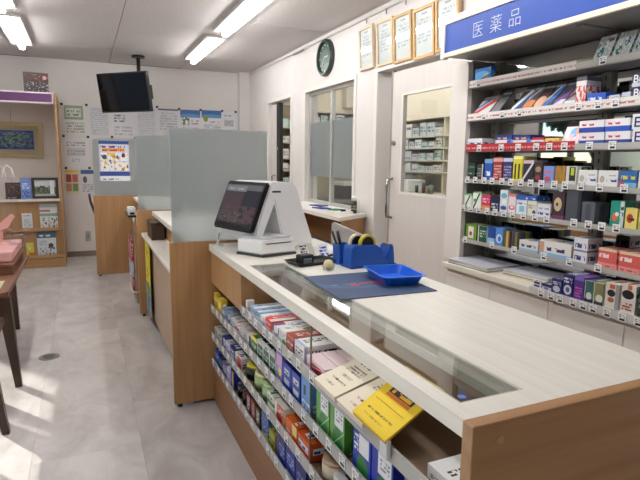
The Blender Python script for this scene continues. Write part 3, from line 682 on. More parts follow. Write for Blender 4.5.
# -- tape dispenser
td = empty('tape_dispenser', (1.05, 1.88, CZ), 'blue desk tape dispenser with two rolls beside the money tray', 'tape dispenser')
TA = math.radians(4)
def tp(p, a_):
    x, y = p[0], a_
    x *= .89
    return Vector((.968 + x * math.cos(TA) - y * math.sin(TA), 1.848 + x * math.sin(TA) + y * math.cos(TA), CZ + p[1]))
bm = bmesh.new(); prism(bm, [(0, .0), (.24, .0), (.24, .018), (.232, .084), (.214, .084), (.196, .034), (.178, .034), (.165, .070), (.135, .092), (.012, .092), (.004, .084)], tp, 0, .075)
bmesh.ops.bevel(bm, geom=[e for e in bm.edges], offset=.004, segments=2, affect='EDGES'); obj('body', bm, BLUEP, td)
bm = bmesh.new(); prism(bm, [(-.004, .0), (.245, .0), (.245, .008), (-.004, .008)], tp, -.005, .08); obj('base', bm, plain('blue_plastic_dark', (16, 60, 140), .4), td)
TAPEM = plain('yellow_tape', (206, 190, 60), .35); TAPEC = plain('cream_tape', (222, 212, 176), .35)
for k, (xx, yy, mt) in enumerate(((.095, .012, TAPEM), (.062, .045, TAPEC))):
    c0 = tp((xx, .096), yy); c1 = tp((xx, .096), yy + .016)
    dd = (c1 - c0)
    bm = bmesh.new(); n = 28; R0, R1 = .038, .030; q = dd.to_track_quat('Z', 'Y')
    rgs = []
    for (rr, pp) in ((R0, c0), (R0, c1), (R1, c1), (R1, c0)): rgs.append([pp + q @ Vector((math.cos(2 * math.pi * i / n) * rr, math.sin(2 * math.pi * i / n) * rr, 0)) for i in range(n)])
    V = loft(bm, rgs + [rgs[0]]); bmesh.ops.remove_doubles(bm, verts=bm.verts[:], dist=1e-6); bmesh.ops.recalc_face_normals(bm, faces=bm.faces[:])
    ro = obj('tape_roll', bm, mt, td)
    bm = bmesh.new(); cyl(bm, c0 + dd * .1, c0 + dd * .9, R1 - .0005, n=24); obj('core', bm, BLACKP, ro)
obj('cutter', prism(bmesh.new(), [(.213, .0835), (.234, .0835), (.236, .088), (.213, .088)], tp, .012, .062), METAL, td)
# -- pen cup
pcx, pcy = .985, 1.972
pc = empty('pen_cup', (pcx, pcy, CZ), 'blue pen cup behind the tape dispenser', 'pen cup')
bm = bmesh.new(); rr = [rrect((pcx, pcy), (1, 0), (0, 1), .030, .03, .01, CZ), rrect((pcx, pcy), (1, 0), (0, 1), .032, .032, .01, CZ + .085), rrect((pcx, pcy), (1, 0), (0, 1), .028, .028, .008, CZ + .085), rrect((pcx, pcy), (1, 0), (0, 1), .026, .026, .008, CZ + .004)]
V = loft(bm, rr); bm.faces.new(list(reversed(V[0]))); bm.faces.new(V[-1]); bmesh.ops.recalc_face_normals(bm, faces=bm.faces[:]); obj('cup', bm, BLUEP, pc)
for k, (dx, ds) in enumerate(((-.012, 'thin black pen leaning left in the blue pen cup'), (.012, 'thick black marker in the blue pen cup, right of the thin pen'))):
    bm = bmesh.new(); cyl(bm, (pcx + .006 + dx * .4, pcy, CZ + .012), (pcx - .030 + dx, pcy + .010, CZ + .138), .005 + .0015 * k, n=10); tag(obj('pen', bm, BLACKP), ds, 'pen', 'pens in the blue cup')
# -- grey counter divider
bm = bmesh.new(); prism(bm, [(1.98, CZ), (2.385, CZ), (2.385, CZ + .118), (2.365, CZ + .126), (1.98, CZ + .095)], lambda p, a_: Vector((a_, p[0], p[1])), 1.13, 1.142)
tag(obj('divider_plate', bm, plain('warm_grey_plate', (168, 164, 160), .5)), 'grey upright divider plate along the back edge of the counter', 'divider')
# -- black tray with card reader
kt = empty('black_tray', (.86, 2.0, CZ), 'low black tray between the sales terminal and pen cup', 'tray')
a = math.radians(12); ux = (math.cos(a), math.sin(a)); uy = (-math.sin(a), math.cos(a)); cc = (.865, 2.02)
bm = bmesh.new(); rg = [rrect(cc, ux, uy, .09, .05, .012, CZ), rrect(cc, ux, uy, .105, .062, .014, CZ + .016), rrect(cc, ux, uy, .10, .057, .012, CZ + .016), rrect(cc, ux, uy, .088, .048, .01, CZ + .004)]
V = loft(bm, rg); bm.faces.new(list(reversed(V[0]))); bm.faces.new(V[-1]); bmesh.ops.recalc_face_normals(bm, faces=bm.faces[:]); obj('tray', bm, BLACKP, kt)
cr = empty('card_reader', (.83, 2.0, CZ + .005), 'black card reader with a slanted white label lying in the black tray', 'card reader')
bm = box(bmesh.new(), .80, .862, 1.985, 2.035, CZ + .005, CZ + .042, .006, 2); rot_bm(bm, .25, (.83, 2.01, CZ)); obj('body', bm, BLACKP, cr)
bm = box(bmesh.new(), .803, .845, 1.9755, 1.982, CZ + .010, CZ + .03, .002); rot_bm(bm, .25, (.83, 2.01, CZ)); obj('keypad', bm, plain('keypad_grey', (110, 125, 140), .5), cr)
def card(name, c, sx, sz, yaw, tilt, mat, label, cat='card'):
    bm = box(bmesh.new(), -sx / 2, sx / 2, -.001, .001, 0, sz)
    rot_bm(bm, tilt, (0, 0, 0), 'X'); rot_bm(bm, yaw, (0, 0, 0))
    bmesh.ops.translate(bm, verts=bm.verts[:], vec=c); return tag(obj(name, bm, mat), label, cat)
card('note_card', (.872, 2.10, CZ + .004), .036, .075, .2, -.45, printed((226, 226, 226), (txt(K_, .1, .9, .2, .9, 4, 6),)), 'folded white note standing at the left of the black tray')
card('note_card', (.912, 2.10, CZ + .004), .034, .072, .5, -.45, plain('note_cream', (222, 218, 206), .6), 'cream note standing between the two white notes')
card('note_card', (.968, 2.10, CZ + .004), .05, .066, .1, -.6, printed((236, 236, 240), (txt(B_, .1, .9, .2, .9, 3, 5),)), 'white printed card propped at the right of the black tray')
bm = bmesh.new(); tube(bm, [(.95, 2.03, CZ + .006), (.99, 2.04, CZ + .014), (1.02, 2.03, CZ + .006), (1.03, 2.07, CZ + .006), (1.0, 2.10, CZ + .012), (.97, 2.11, CZ + .006), (1.0, 2.14, CZ + .006), (1.06, 2.13, CZ + .006), (1.09, 2.2, CZ + .006)], .0055); tag(obj('cable', bm, BLACKP), 'coiled black cable beside the black tray', 'cable')
for k, (xx, yy, ww, dd, hh, ds) in enumerate(((1.06, 2.25, .09, .14, .02, 'thick pad of white forms behind the black tray'),)):
    bm = box(bmesh.new(), xx - ww / 2, xx + ww / 2, yy - dd / 2, yy + dd / 2, CZ, CZ + hh); rot_bm(bm, .3, (xx, yy, CZ)); tag(obj('paper_stack', bm, PAPER), ds, 'paper stack')
# -- sponge in glass cup
e = empty('sponge_cup', (.872, 1.862, CZ), 'small glass cup holding a cream finger sponge', 'sponge cup')
bm = bmesh.new(); n = 20; rgs = [[Vector((.872 + math.cos(2 * math.pi * i / n) * r_, 1.862 + math.sin(2 * math.pi * i / n) * r_, z_)) for i in range(n)] for (r_, z_) in ((.022, CZ), (.025, CZ + .018), (.023, CZ + .018), (.020, CZ + .003))]
V = loft(bm, rgs); bm.faces.new(list(reversed(V[0]))); bm.faces.new(V[-1]); bmesh.ops.recalc_face_normals(bm, faces=bm.faces[:]); obj('cup', bm, glass('cup_glass', (244, 246, 244)), e)
bm = bmesh.new(); bmesh.ops.create_icosphere(bm, subdivisions=3, radius=.0195)
for v in bm.verts: v.co *= 1 + .07 * math.sin(v.co.x * 300 + 1) * math.cos(v.co.z * 260); v.co += Vector((.872, 1.862, CZ + .024))
obj('sponge', bm, noisy('sponge_cream', (226, 214, 176), (206, 192, 150), (90, 90, 90), .9), e, smooth=True)

# ================================================================== partitions and reception desks
def partition(y, x0, x1, ztop_l, wood_top, label, group='frosted partitions', th=.028):
    e = empty('partition_screen', ((x0 + x1) / 2, y + th / 2, 0), label, 'partition', group)
    obj('wood_panel', box(bmesh.new(), x0, x1, y, y + th, .018, wood_top, .001), WOOD, e)
    for xx in (x0 + .03, x1 - .04): obj('foot', cyl(bmesh.new(), (xx, y + th / 2, 0), (xx, y + th / 2, .018), .013), BLACKM, e)
    obj('frosted_pane', box(bmesh.new(), x0 + .014, x1, y + .010, y + .018, wood_top, ztop_l, .001), FROST, e)
    return e
partition(2.680, .375, .89, 1.447, .878, 'wide frosted partition on a beech panel at the end of the sales counter')
partition(4.442, .37, .95, 1.475, .88, 'middle frosted partition between the two reception desks')
partition(6.168, .08, .95, 1.50, .888, 'farthest frosted partition carrying the colourful poster')
def desk(y0, y1, xl, label):
    e = empty('reception_desk', (.7, (y0 + y1) / 2, 0), label, 'desk', 'reception desks')
    obj('desk_top', box(bmesh.new(), .488, .93, y0, y1, .838, .872, .002), TOPW, e)
    obj('bag_shelf', box(bmesh.new(), xl, .56, y0, y1, .675, .70, .002), TOPW, e)
    obj('front_panel', bx(xl + .045, xl + .065, y0, y1, .06, .675), noisy('taupe_laminate', (186, 158, 132), (176, 148, 122), (40, 40, 3), .45), e)
    obj('upper_panel', bx(.54, .56, y0, y1, .70, .838), WOOD, e)
    obj('kick_board', bx(xl + .08, xl + .095, y0, y1, 0, .06), BLACKM, e)
    obj('side_cabinet', bx(.57, .90, y0, y1, .0, .835), WOODH, e)
desk(2.71, 4.440, .40, 'near reception desk with a bag shelf between two partitions')
desk(4.472, 6.166, .42, 'far reception desk with a bag shelf before the poster partition')
obj_h = tag(obj('bag_hook', box(bmesh.new(), .425, .444, 2.80, 2.83, .60, .625, .004, 2), WHITEP), 'tiny white hook on the near reception desk front', 'hook')
# box on bag shelf
e = empty('tissue_case', (.475, 4.15, .70), 'dark brown lidded case on the near reception bag shelf', 'case')
obj('case_body', box(bmesh.new(), .43, .52, 3.98, 4.26, .7008, .815, .002), DARKW, e)
obj('case_lid', box(bmesh.new(), .426, .524, 3.976, 4.264, .816, .828, .002), DARKW, e)
# yellow banner at far end of the near desk front
bmat_ = printed((226, 206, 40), (('r', 0, 1, .0, .45, (190, 196, 150)), ('r', .1, .9, .04, .3, (60, 120, 150)), ('e', .5, .38, .35, .08, (70, 130, 60)), ('n', .1, .9, .5, .95, (120, 130, 40), 9, .55), ('r', 0, 1, .0, .03, (150, 30, 30))), .5)
tag(obj('hanging_poster', bx(.418, .421, 4.08, 4.37, .06, .668), bmat_), 'tall yellow poster hanging on the near reception desk front', 'poster')
# clip board tablet on desk (top of near desk)
tag(obj('tablet', rot_bm(box(bmesh.new(), .60, .612, 3.92, 4.10, .875, 1.0, .003), .25, (.6, 4.0, .874), 'Y'), plain('tablet_grey', (70, 82, 92), .3)), 'grey tablet leaning on the near reception desk', 'tablet')
# rack with packs between the far partitions
e = empty('pack_rack', (.375, 5.06, 0), 'narrow white rack of hanging packs in front of the far reception desk', 'rack')
obj('upright', bx(.385, .40, 4.86, 4.875, .0, .78), WOOD, e); obj('upright', bx(.385, .40, 5.245, 5.26, .0, .78), WOOD, e)
obj('tray', bx(.345, .405, 4.86, 5.26, .10, .112), WHITEP, e); obj('cross_bar', bx(.371, .384, 4.86, 5.26, .60, .615), METAL, e)
obj('top_tray', bx(.335, .405, 4.86, 5.26, .78, .795), BLACKP, e)
PKS = [((4.88, 5.05, .36, .58), (186, 40, 60), 'red'), ((5.07, 5.24, .36, .58), (170, 60, 80), 'crimson'), ((4.88, 5.05, .24, .40), (190, 205, 225), 'pale blue'), ((5.07, 5.24, .24, .40), (150, 180, 215), 'sky blue'), ((4.88, 5.05, .113, .24), (176, 50, 50), 'dark red'), ((5.07, 5.24, .113, .24), (200, 190, 190), 'white')]
for k, ((y0, y1, z0, z1), c, nm) in enumerate(PKS):
    dx = .012 * (k // 2)
    bm = box(bmesh.new(), .351, .367, y0, y1, z0 + .004, z1 - .006, .004)
    tag(obj('snack_pack', bm, printed(c, (txt(W_, .15, .85, .3, .7, 3, 5), ('e', .5, .8, .25, .1, (230, 230, 240))), .3)), '%s pack hanging on the narrow rack by the far reception desk' % nm, 'pack', 'packs on the narrow rack')
tag(obj('paper_roll_box', box(bmesh.new(), .34, .403, 4.90, 5.08, .796, .86, .004), printed((232, 232, 232), (('r', .2, .8, .1, .4, K_),))), 'white tissue box on top of the narrow rack', 'tissue box')
# poster on the farthest partition
pbg = printed((214, 216, 232), (('r', 0, 1, .92, 1, (52, 76, 146)), ('r', 0, 1, .13, .24, (52, 76, 146)), ('r', 0, 1, 0, .12, (236, 238, 242)), txt((120, 130, 160), .1, .7, .03, .09, 1, 12), txt((70, 50, 120), .05, .9, .83, .91, 1, 10), ('r', .1, .85, .74, .82, (232, 150, 70)), txt((190, 60, 50), .12, .83, .75, .81, 1, 9), ('r', .05, .48, .50, .71, (238, 240, 244)), ('r', .52, .95, .50, .71, (238, 240, 244)), ('r', .05, .48, .26, .47, (238, 240, 244)), ('r', .52, .95, .26, .47, (238, 240, 244)), ('n', .05, .95, .26, .71, (236, 190, 60), 7, .56), ('n', .05, .95, .26, .71, (60, 60, 80), 9, .62), ('n', .05, .95, .26, .71, (186, 60, 60), 11, .65), ('e', .17, .6, .08, .06, (70, 80, 90)), ('e', .8, .64, .06, .05, (90, 50, 40))), .4)
tag(obj('poster', bx(.158, .462, 6.172, 6.1755, 1.045, 1.475), pbg), 'colourful blue bordered picture poster on the farthest frosted partition', 'poster')
# chair behind the farthest partition
ch = empty('chair', (.18, 6.75, 0), 'dark chair mostly hidden behind the farthest partition', 'chair')
for yy in (6.62, 6.97):
    bm = bmesh.new(); tube(bm, [(.045, yy, .86), (.055, yy, .78), (.085, yy, .68), (.12, yy, .58), (.15, yy, .45)], .013); obj('back_post', bm, DARKW, ch)
bm = bmesh.new(); prism(bm, [(.04, .85), (.05, .77), (.075, .69), (.085, .69), (.062, .77), (.052, .85)], lambda p, a_: Vector((p[0], a_, p[1])), 6.635, 6.955); obj('backrest', bm, DARKW, ch)
obj('seat', box(bmesh.new(), .14, .52, 6.6, 6.99, .42, .46, .012, 2), plain('seat_black', (40, 36, 36), .6), ch)
for xx, yy in ((.17, 6.62), (.17, 6.97), (.50, 6.62), (.50, 6.97)): obj('leg', cyl(bmesh.new(), (xx, yy, 0), (xx, yy, .4195), .013), DARKW, ch)

# ================================================================== back wall
# notices (x0,y0,x1,y1 in the photo) on the wall plane
def wallpaper_px(name, x0, y0, x1, y1, mat, label, off_=.001, cat='notice'):
    a = ony(x0, y0, YB); b = ony(x1, y1, YB)
    return tag(obj(name, bx(a.x, b.x, YB - off_ - .0012, YB - off_, b.z, a.z), mat), label, cat, 'notices on the back wall')
tx = lambda rows=8, c=(165, 165, 172), bg=(222, 222, 228), ex=(): printed(bg, (('t', .08, .92, .06, .94, tuple(min(235, v + 25) for v in c), rows + 4, 34),) + tuple(ex), .6)
wallpaper_px('notice', 63, 104, 87, 136, printed((218, 222, 220), (('r', .02, .88, .52, .97, (140, 160, 136)), ('r', .12, .78, .60, .88, (206, 214, 200)), txt((121, 131, 121), .15, .75, .64, .86, 2, 8), txt((158, 158, 164), .1, .9, .1, .46, 4, 12))), 'notice with a green header at the top left of the wall display')
wallpaper_px('notice', 88, 105, 110.5, 137, tx(9, (150, 150, 158), (216, 217, 224)), 'densely printed white notice right of the green headed notice')
wallpaper_px('notice', 111.5, 112, 135, 138, printed((220, 220, 226), (txt((121, 121, 127), .1, .6, .62, .95, 3, 10), txt((177, 177, 182), .1, .9, .1, .5, 3, 12))), 'white notice with a bold heading under the television')
wallpaper_px('notice', 136, 106, 157, 138, tx(8, (160, 160, 168), (216, 217, 224)), 'pale printed notice right of the television bottom corner')
wallpaper_px('notice', 158, 108.5, 179, 132, printed((220, 221, 228), (('r', 0, 1, .93, 1, (80, 84, 96)), txt((171, 171, 177), .08, .92, .08, .88, 7, 14))), 'white notice with a dark top line, left of the blue headed sheets')
blu = lambda ex: printed((222, 224, 230), (('r', 0, 1, .74, 1, (56, 104, 168)), ('e', .5, .72, .6, .1, (90, 150, 200)), ('r', 0, 1, .55, .66, (222, 224, 230))) + ex)
wallpaper_px('notice', 180, 109.5, 200.5, 132.5, blu((('n', .05, .45, .3, .66, (90, 120, 70), 8, .5), txt((195, 121, 127), .1, .95, .1, .26, 1, 7), txt((189, 140, 140), .5, .95, .35, .6, 2, 6))), 'blue headed sheet with small figures on the back wall')
wallpaper_px('notice', 201.5, 110, 221.5, 133, blu((('e', .2, .62, .12, .14, (140, 150, 70)), txt((164, 164, 171), .1, .95, .06, .4, 4, 10), txt((189, 152, 158), .4, .95, .45, .55, 1, 8))), 'blue headed sheet with a yellow green mark on the back wall')
wallpaper_px('notice', 222.5, 111, 235.5, 133, printed((222, 222, 228), (txt((152, 152, 156), .1, .8, .76, .86, 1, 8), ('r', .12, .85, .3, .6, (190, 192, 200)), txt((152, 152, 158), .15, .82, .32, .58, 4, 6))), 'narrow white notice with a small table on the back wall')
wallpaper_px('notice', 236.5, 111, 247, 134, plain('pale_blue_sheet', (206, 214, 228), .6), 'blank pale blue sheet at the right end of the notices')
wallpaper_px('notice', 63.5, 137, 90, 168.5, printed((224, 224, 230), (txt((158, 158, 164), .1, .85, .72, .88, 2, 12), ('r', .1, .85, .40, .66, (200, 202, 210)), txt((171, 171, 177), .12, .82, .44, .62, 2, 12), txt((158, 158, 164), .3, .6, .22, .34, 2, 6))), 'white notice with a boxed paragraph at the left of the display')
wallpaper_px('notice', 64.5, 170, 79.5, 194, printed((220, 208, 190), (('r', 0, 1, .9, 1, (226, 190, 60)), ('r', .08, .46, .5, .82, (160, 60, 60)), ('r', .54, .94, .5, .82, (190, 100, 90)), ('r', .08, .46, .12, .44, (190, 140, 90)), ('r', .54, .94, .12, .44, (120, 150, 100)))), 'notice of four colour blocks under a yellow band')
wallpaper_px('notice', 80.5, 170, 95, 194, printed((216, 218, 224), (('r', 0, 1, .84, 1, (60, 96, 150)), ('e', .3, .6, .16, .14, (90, 90, 110)), txt((158, 158, 164), .1, .9, .1, .45, 4, 9))), 'notice with a blue band beside the four colour blocks')
MAGM = plain('navy_magnet', (30, 34, 60), .4)
for k, (mx, my) in enumerate(((61.5, 104), (86.3, 105), (63.5, 136), (88, 137), (66, 168), (89.5, 168), (157, 107), (179, 109), (200.5, 110), (222, 111), (235.5, 112), (112, 137), (135.5, 138))):
    p = ony(mx, my, YB - .002)
    bm = bmesh.new(); cyl(bm, (p.x, YB - .0025, p.z), (p.x, YB - .012, p.z), .017, n=14)
    tag(obj('magnet', bm, MAGM), 'round navy magnet on the back wall notices, %s when read from left' % ORD[sorted([61.5, 86.3, 63.5, 88, 66, 89.5, 157, 179, 200.5, 222, 235.5, 112, 135.5]).index(mx)], 'magnet', 'magnets on the notices')
e = empty('wall_outlet', (.011, YB, .2), 'grey electrical outlet low on the back wall', 'outlet')
obj('cover_plate', box(bmesh.new(), -.02, .04, YB - .008, YB, .2, .33, .002), plain('outlet_grey', (176, 172, 168), .5), e)
obj('socket', bx(.0, .02, YB - .010, YB - .0082, .235, .295), plain('outlet_dark', (140, 136, 132), .5), e)
# television on a ceiling pole
tv = empty('television', (.5, 6.75, 2.1), 'black television hanging from a ceiling pole, tilted down', 'television')
def tvp(q, a_): return q
c = ony(123, 92.5, 6.72)
TM = Matrix.Rotation(math.radians(-46), 3, 'Z') @ Matrix.Rotation(math.radians(9), 3, 'X')
def tvbox(x0, x1, y0, y1, z0, z1, bev=0):
    bm = box(bmesh.new(), x0, x1, y0, y1, z0, z1, bev)
    for v in bm.verts: v.co = c + TM @ v.co
    return bm
obj('casing', tvbox(-.365, .365, 0, .05, -.225, .225, .006), BLACKP, tv)
obj('screen', tvbox(-.35, .35, -.002, -.0001, -.205, .21), plain('tv_screen', (10, 12, 18), .08), tv)
obj('back_box', tvbox(-.1, .1, .05, .1, -.1, .1, .01), BLACKM, tv)
obj('side_box', tvbox(.20, .30, .1, .16, -.09, .07, .003), BLACKM, tv)
obj('pole', cyl(bmesh.new(), (.66, 6.84, 2.05), (.66, 6.84, 2.49), .022), BLACKM, tv)
obj('ceiling_plate', cyl(bmesh.new(), (.66, 6.84, 2.475), (.66, 6.84, 2.499), .075, n=24), BLACKM, tv)
obj('bracket', bx(.53, .68, 6.80, 6.86, 2.05, 2.11), BLACKM, tv)

# ---- left shelf unit
FY = 6.9
su = empty('brochure_shelf', (-.9, 7.2, 0), 'tall beech brochure shelf unit with a purple header band', 'shelf unit')
XS0, XS1 = -1.7, -.25
obj('side_panel', bx(XS1 - .022, XS1, FY, YB - .001, 0, 2.02), WOOD, su); obj('side_panel', bx(XS0, XS0 + .022, FY, YB - .001, 0, 2.02), WOOD, su)
obj('back_panel', bx(XS0 + .022, XS1 - .022, YB - .018, YB - .004, .05, 1.99), plain('shelf_back_pale', (222, 212, 206), .6), su)
hd = obj('header', box(bmesh.new(), XS0, XS1 - .028, FY - .012, FY + .03, 1.895, 2.02, .002), plain('header_white', (226, 216, 222), .5), su)
obj('purple_band', bx(XS0, XS1 - .042, FY - .0145, FY - .0125, 1.912, 2.005), plain('purple_band', (92, 44, 96), .5), hd)
obj('top_board', bx(XS0 + .022, XS1 - .022, FY + .03, YB - .02, 1.985, 2.005), WHITE, su)
obj('main_shelf', box(bmesh.new(), XS0 + .022, XS1 - .022, FY - .01, YB - .02, .783, .81, .002), plain('shelf_white_edge', (222, 214, 202), .5), su)
obj('display_board', bx(XS0 + .022, XS1 - .022, FY + .06, FY + .075, .13, .783), WOOD, su)
for zz in (.455, .13):
    obj('ledge', bx(XS0 + .022, XS1 - .022, FY + .003, FY + .06, zz - .018, zz), WOODX, su)
    obj('ledge_lip', bx(XS0 + .022, XS1 - .022, FY - .003, FY + .003, zz - .018, zz + .022), WOODX, su)
obj('plinth', bx(XS0 + .022, XS1 - .022, FY + .006, FY + .026, 0, .105), WOODX, su)
def brochure(x0, y0, x1, y1, mat, label, yy=FY + .045):
    a = ony(x0, y0, yy); b = ony(x1, y1, yy); zb = .457 if b.z > .3 else .132
    tag(obj('brochure', bx(a.x, b.x, yy, yy + .006, zb, a.z), mat), label, 'brochure', 'brochures on the shelf unit')
brochure(39, 204, 58.5, 228, printed((216, 218, 214), (('r', 0, 1, .86, 1, (170, 180, 176)), ('r', 0, .6, .68, .76, (190, 110, 120)), ('r', 0, 1, .5, .62, (140, 156, 150)), ('n', .05, .95, .05, .45, (60, 60, 60), 7, .55)), .4), 'magazine with four dark pictures on the upper brochure ledge')
brochure(21.5, 213.5, 33, 229, printed((214, 216, 220), (txt((100, 110, 120), .15, .85, .82, .92, 1, 8), txt((160, 166, 176), .15, .85, .1, .7, 7, 10)), .4), 'small white leaflet on the upper brochure ledge')
brochure(36.5, 232, 57, 256.5, printed((208, 214, 216), (('r', 0, 1, .74, 1, (66, 104, 128)), txt((220, 226, 230), .1, .7, .8, .92, 1, 7), ('n', .05, .95, .05, .35, (70, 60, 80), 8, .56), ('e', .72, .42, .14, .1, (90, 70, 60)), txt((150, 170, 180), .1, .5, .45, .65, 3, 8)), .4), 'blue headed magazine on the lower brochure ledge')
brochure(26, 243, 34.5, 257, printed((224, 196, 80), (('e', .4, .7, .3, .2, (236, 226, 160)), ('r', .3, 1, 0, .3, (206, 120, 60)), ('n', 0, 1, .3, .9, (196, 200, 70), 6, .5)), .4), 'yellow and orange leaflet on the lower brochure ledge')
# painting on the back panel of the shelf
def framed(name, x0, x1, y, z0, z1, bar, dep, fm, parts, label, cat, group=None):
    e = empty(name, ((x0 + x1) / 2, y, z0), label, cat, group)
    obj('frame', holes(x0, x1, z0, z1, [(x0 + bar, x1 - bar, z0 + bar, z1 - bar)], y - dep, y, (0, 2, 1)), fm, e)
    for nm, ins, mt, t in parts: obj(nm, bx(x0 + ins, x1 - ins, y - dep * .6 - t - .001, y - dep * .6 - t, z0 + ins, z1 - ins), mt, e)
    return e
pim = printed((34, 50, 120), (('n', 0, 1, 0, 1, (50, 80, 160), 5, .5), ('n', .05, .95, .1, .9, (110, 150, 70), 9, .54), ('n', .1, .9, .2, .9, (180, 190, 90), 16, .6), ('n', 0, 1, 0, .5, (26, 30, 80), 7, .56)), .6)
paint = framed('landscape_painting', -1.04, -.448, YB - .02, 1.285, 1.71, .045, .03, plain('gilt_frame', (170, 150, 108), .35, .4), (('mat_board', .044, plain('painting_mat', (168, 154, 132), .7), 0), ('picture', .098, pim, .002)), 'blue flower painting in a gilt frame on the shelf unit back', 'painting')
obj('hanging_cord', cyl(bmesh.new(), (-.78, YB - .022, 1.71), (-.78, YB - .022, 1.86), .002, n=6), GREYP, paint)
# things on main shelf
e = framed('photo_frame', -.565, -.285, FY + .11, .8105, 1.055, .03, .022, plain('dark_green_frame', (48, 54, 52), .4), (('picture', .028, printed((206, 206, 214), (('r', 0, 1, .0, .55, (110, 120, 90)), ('n', 0, 1, .2, .65, (60, 70, 60), 8, .5), ('r', .72, .92, .05, 1, (240, 240, 240)), ('r', 0, 1, 0, .12, (190, 186, 180))), .2), 0),), 'dark framed garden photograph standing on the brochure shelf', 'photo frame')
tag(obj('leaflet_box', box(bmesh.new(), -.675, -.57, FY + .06, FY + .12, .8105, 1.05, .002), printed((116, 142, 204), (txt((220, 228, 244), .15, .85, .5, .8, 3, 6), ('n', .1, .9, .05, .4, (60, 80, 150), 6, .5)), .4)), 'light blue leaflet box beside the dark photo frame', 'leaflet box')
tag(obj('product_carton', box(bmesh.new(), -.83, -.685, FY + .06, FY + .16, .8105, 1.0, .002), printed((52, 38, 36), (('n', .05, .95, .3, .9, (120, 90, 80), 6, .56), txt((190, 170, 160), .1, .8, .05, .14, 1, 8)), .4)), 'dark brown carton left of the light blue leaflet box', 'carton')
# dark picture panel on top of shelf unit
bm = box(bmesh.new(), -.565, -.315, FY + .02, FY + .075, 2.021, 2.235, .002); rot_bm(bm, .08, (-.44, FY, 2.1))
tag(obj('picture_box', bm, printed((44, 28, 32), (('n', 0, 1, .6, 1, (86, 34, 40), 6, .5), ('n', 0, 1, 0, .5, (150, 150, 156), 9, .58), ('n', 0, 1, .3, .9, (170, 140, 134), 14, .62), ('e', .85, .75, .08, .1, (190, 150, 140))), .4)), 'dark box with red and white pictures on top of the brochure shelf', 'box')

# ================================================================== right wall fittings
ck = empty('wall_clock', (2.19, 4.80, 2.27), 'dark green round wall clock on the right wall', 'clock')
bm = bmesh.new(); n = 36
cy_, cz_ = 4.80, 2.272; R0 = .172
rgs = [[Vector((2.2 - d, cy_ + math.cos(2 * math.pi * i / n) * r_, cz_ + math.sin(2 * math.pi * i / n) * r_)) for i in range(n)] for (r_, d) in ((R0, .0), (R0, .03), (R0 - .012, .045), (R0 - .028, .045), (R0 - .034, .03), (R0 - .034, .0))]
V = loft(bm, rgs + [rgs[0]]); bmesh.ops.remove_doubles(bm, verts=bm.verts[:], dist=1e-6); bmesh.ops.recalc_face_normals(bm, faces=bm.faces[:]); obj('rim', bm, plain('clock_green', (34, 56, 50), .3), ck)
bm = bmesh.new(); cyl(bm, (2.199, cy_, cz_), (2.178, cy_, cz_), R0 - .034, n=36); dial = obj('dial', bm, printed((74, 96, 88), (('e', .5, .5, .3, .3, (84, 106, 98)),), .25), ck)
for k in range(12):
    a = 2 * math.pi * k / 12; bm = bx(2.1755, 2.1778, cy_ - .004, cy_ + .004, cz_ + .112, cz_ + .128); rot_bm(bm, a, (2.176, cy_, cz_), 'X'); obj('hour_mark', bm, plain('clock_pale', (200, 210, 205), .4), dial)
for L_, a, w_ in ((.075, 1.45, .007), (.105, -2.5, .005)):
    bm = bx(2.171, 2.1745, cy_ - w_, cy_ + w_, cz_ - .015, cz_ + L_); rot_bm(bm, a, (2.173, cy_, cz_), 'X'); obj('hand', bm, plain('clock_pale', (200, 210, 205), .4), ck)
certs = [(361, 27, 375, 63), (378.5, 20, 395, 58), (395.5, 14, 414, 55), (415.5, 7, 437, 49), (438, -5, 462, 40)]
cl_ = ['pale framed certificate, nearest the wall clock', 'light framed certificate, second from the wall clock', 'pine framed certificate in the middle of the row of five', 'pine framed certificate, second from the blue sign', 'pine framed certificate half behind the blue sign']
for k, (x0, y0, x1, y1) in enumerate(certs):
    Xc = 2.185
    ya = onx(x0, (y0 + y1) / 2, Xc).y; yb = onx(x1, (y0 + y1) / 2, Xc).y
    zt = (onx(x0, y0 + 3, Xc).z + onx(x1, y0 - 3, Xc).z) / 2; zb = zt - .335
    y0_, y1_ = yb + .004, ya - .004
    tilt = .05
    e = empty('certificate_frame', (2.19, (y0_ + y1_) / 2, zb), cl_[k], 'certificate', 'framed certificates')
    fm = (plain('pale_frame', (216, 200, 176), .4), plain('light_wood_frame', (218, 196, 158), .4), GOLDW, GOLDW, GOLDW)[k]
    def lean(bm):
        for v in bm.verts: v.co.x -= (v.co.z - zb) * .06
        return bm
    obj('frame', lean(holes(y0_, y1_, zb, zt, [(y0_ + .02, y1_ - .02, zb + .02, zt - .02)], 2.172, 2.196, (1, 2, 0))), fm, e)
    obj('certificate', lean(bx(2.184, 2.188, y0_ + .019, y1_ - .019, zb + .019, zt - .019)), printed((236, 236, 240), (txt((190, 194, 204), .15, .85, .3, .85, 7, 8), ('r', .35, .65, .9, .94, (170, 174, 186))), .5), e)
    obj('glazing', lean(bx(2.178, 2.180, y0_ + .019, y1_ - .019, zb + .019, zt - .019)), GLASS, e)
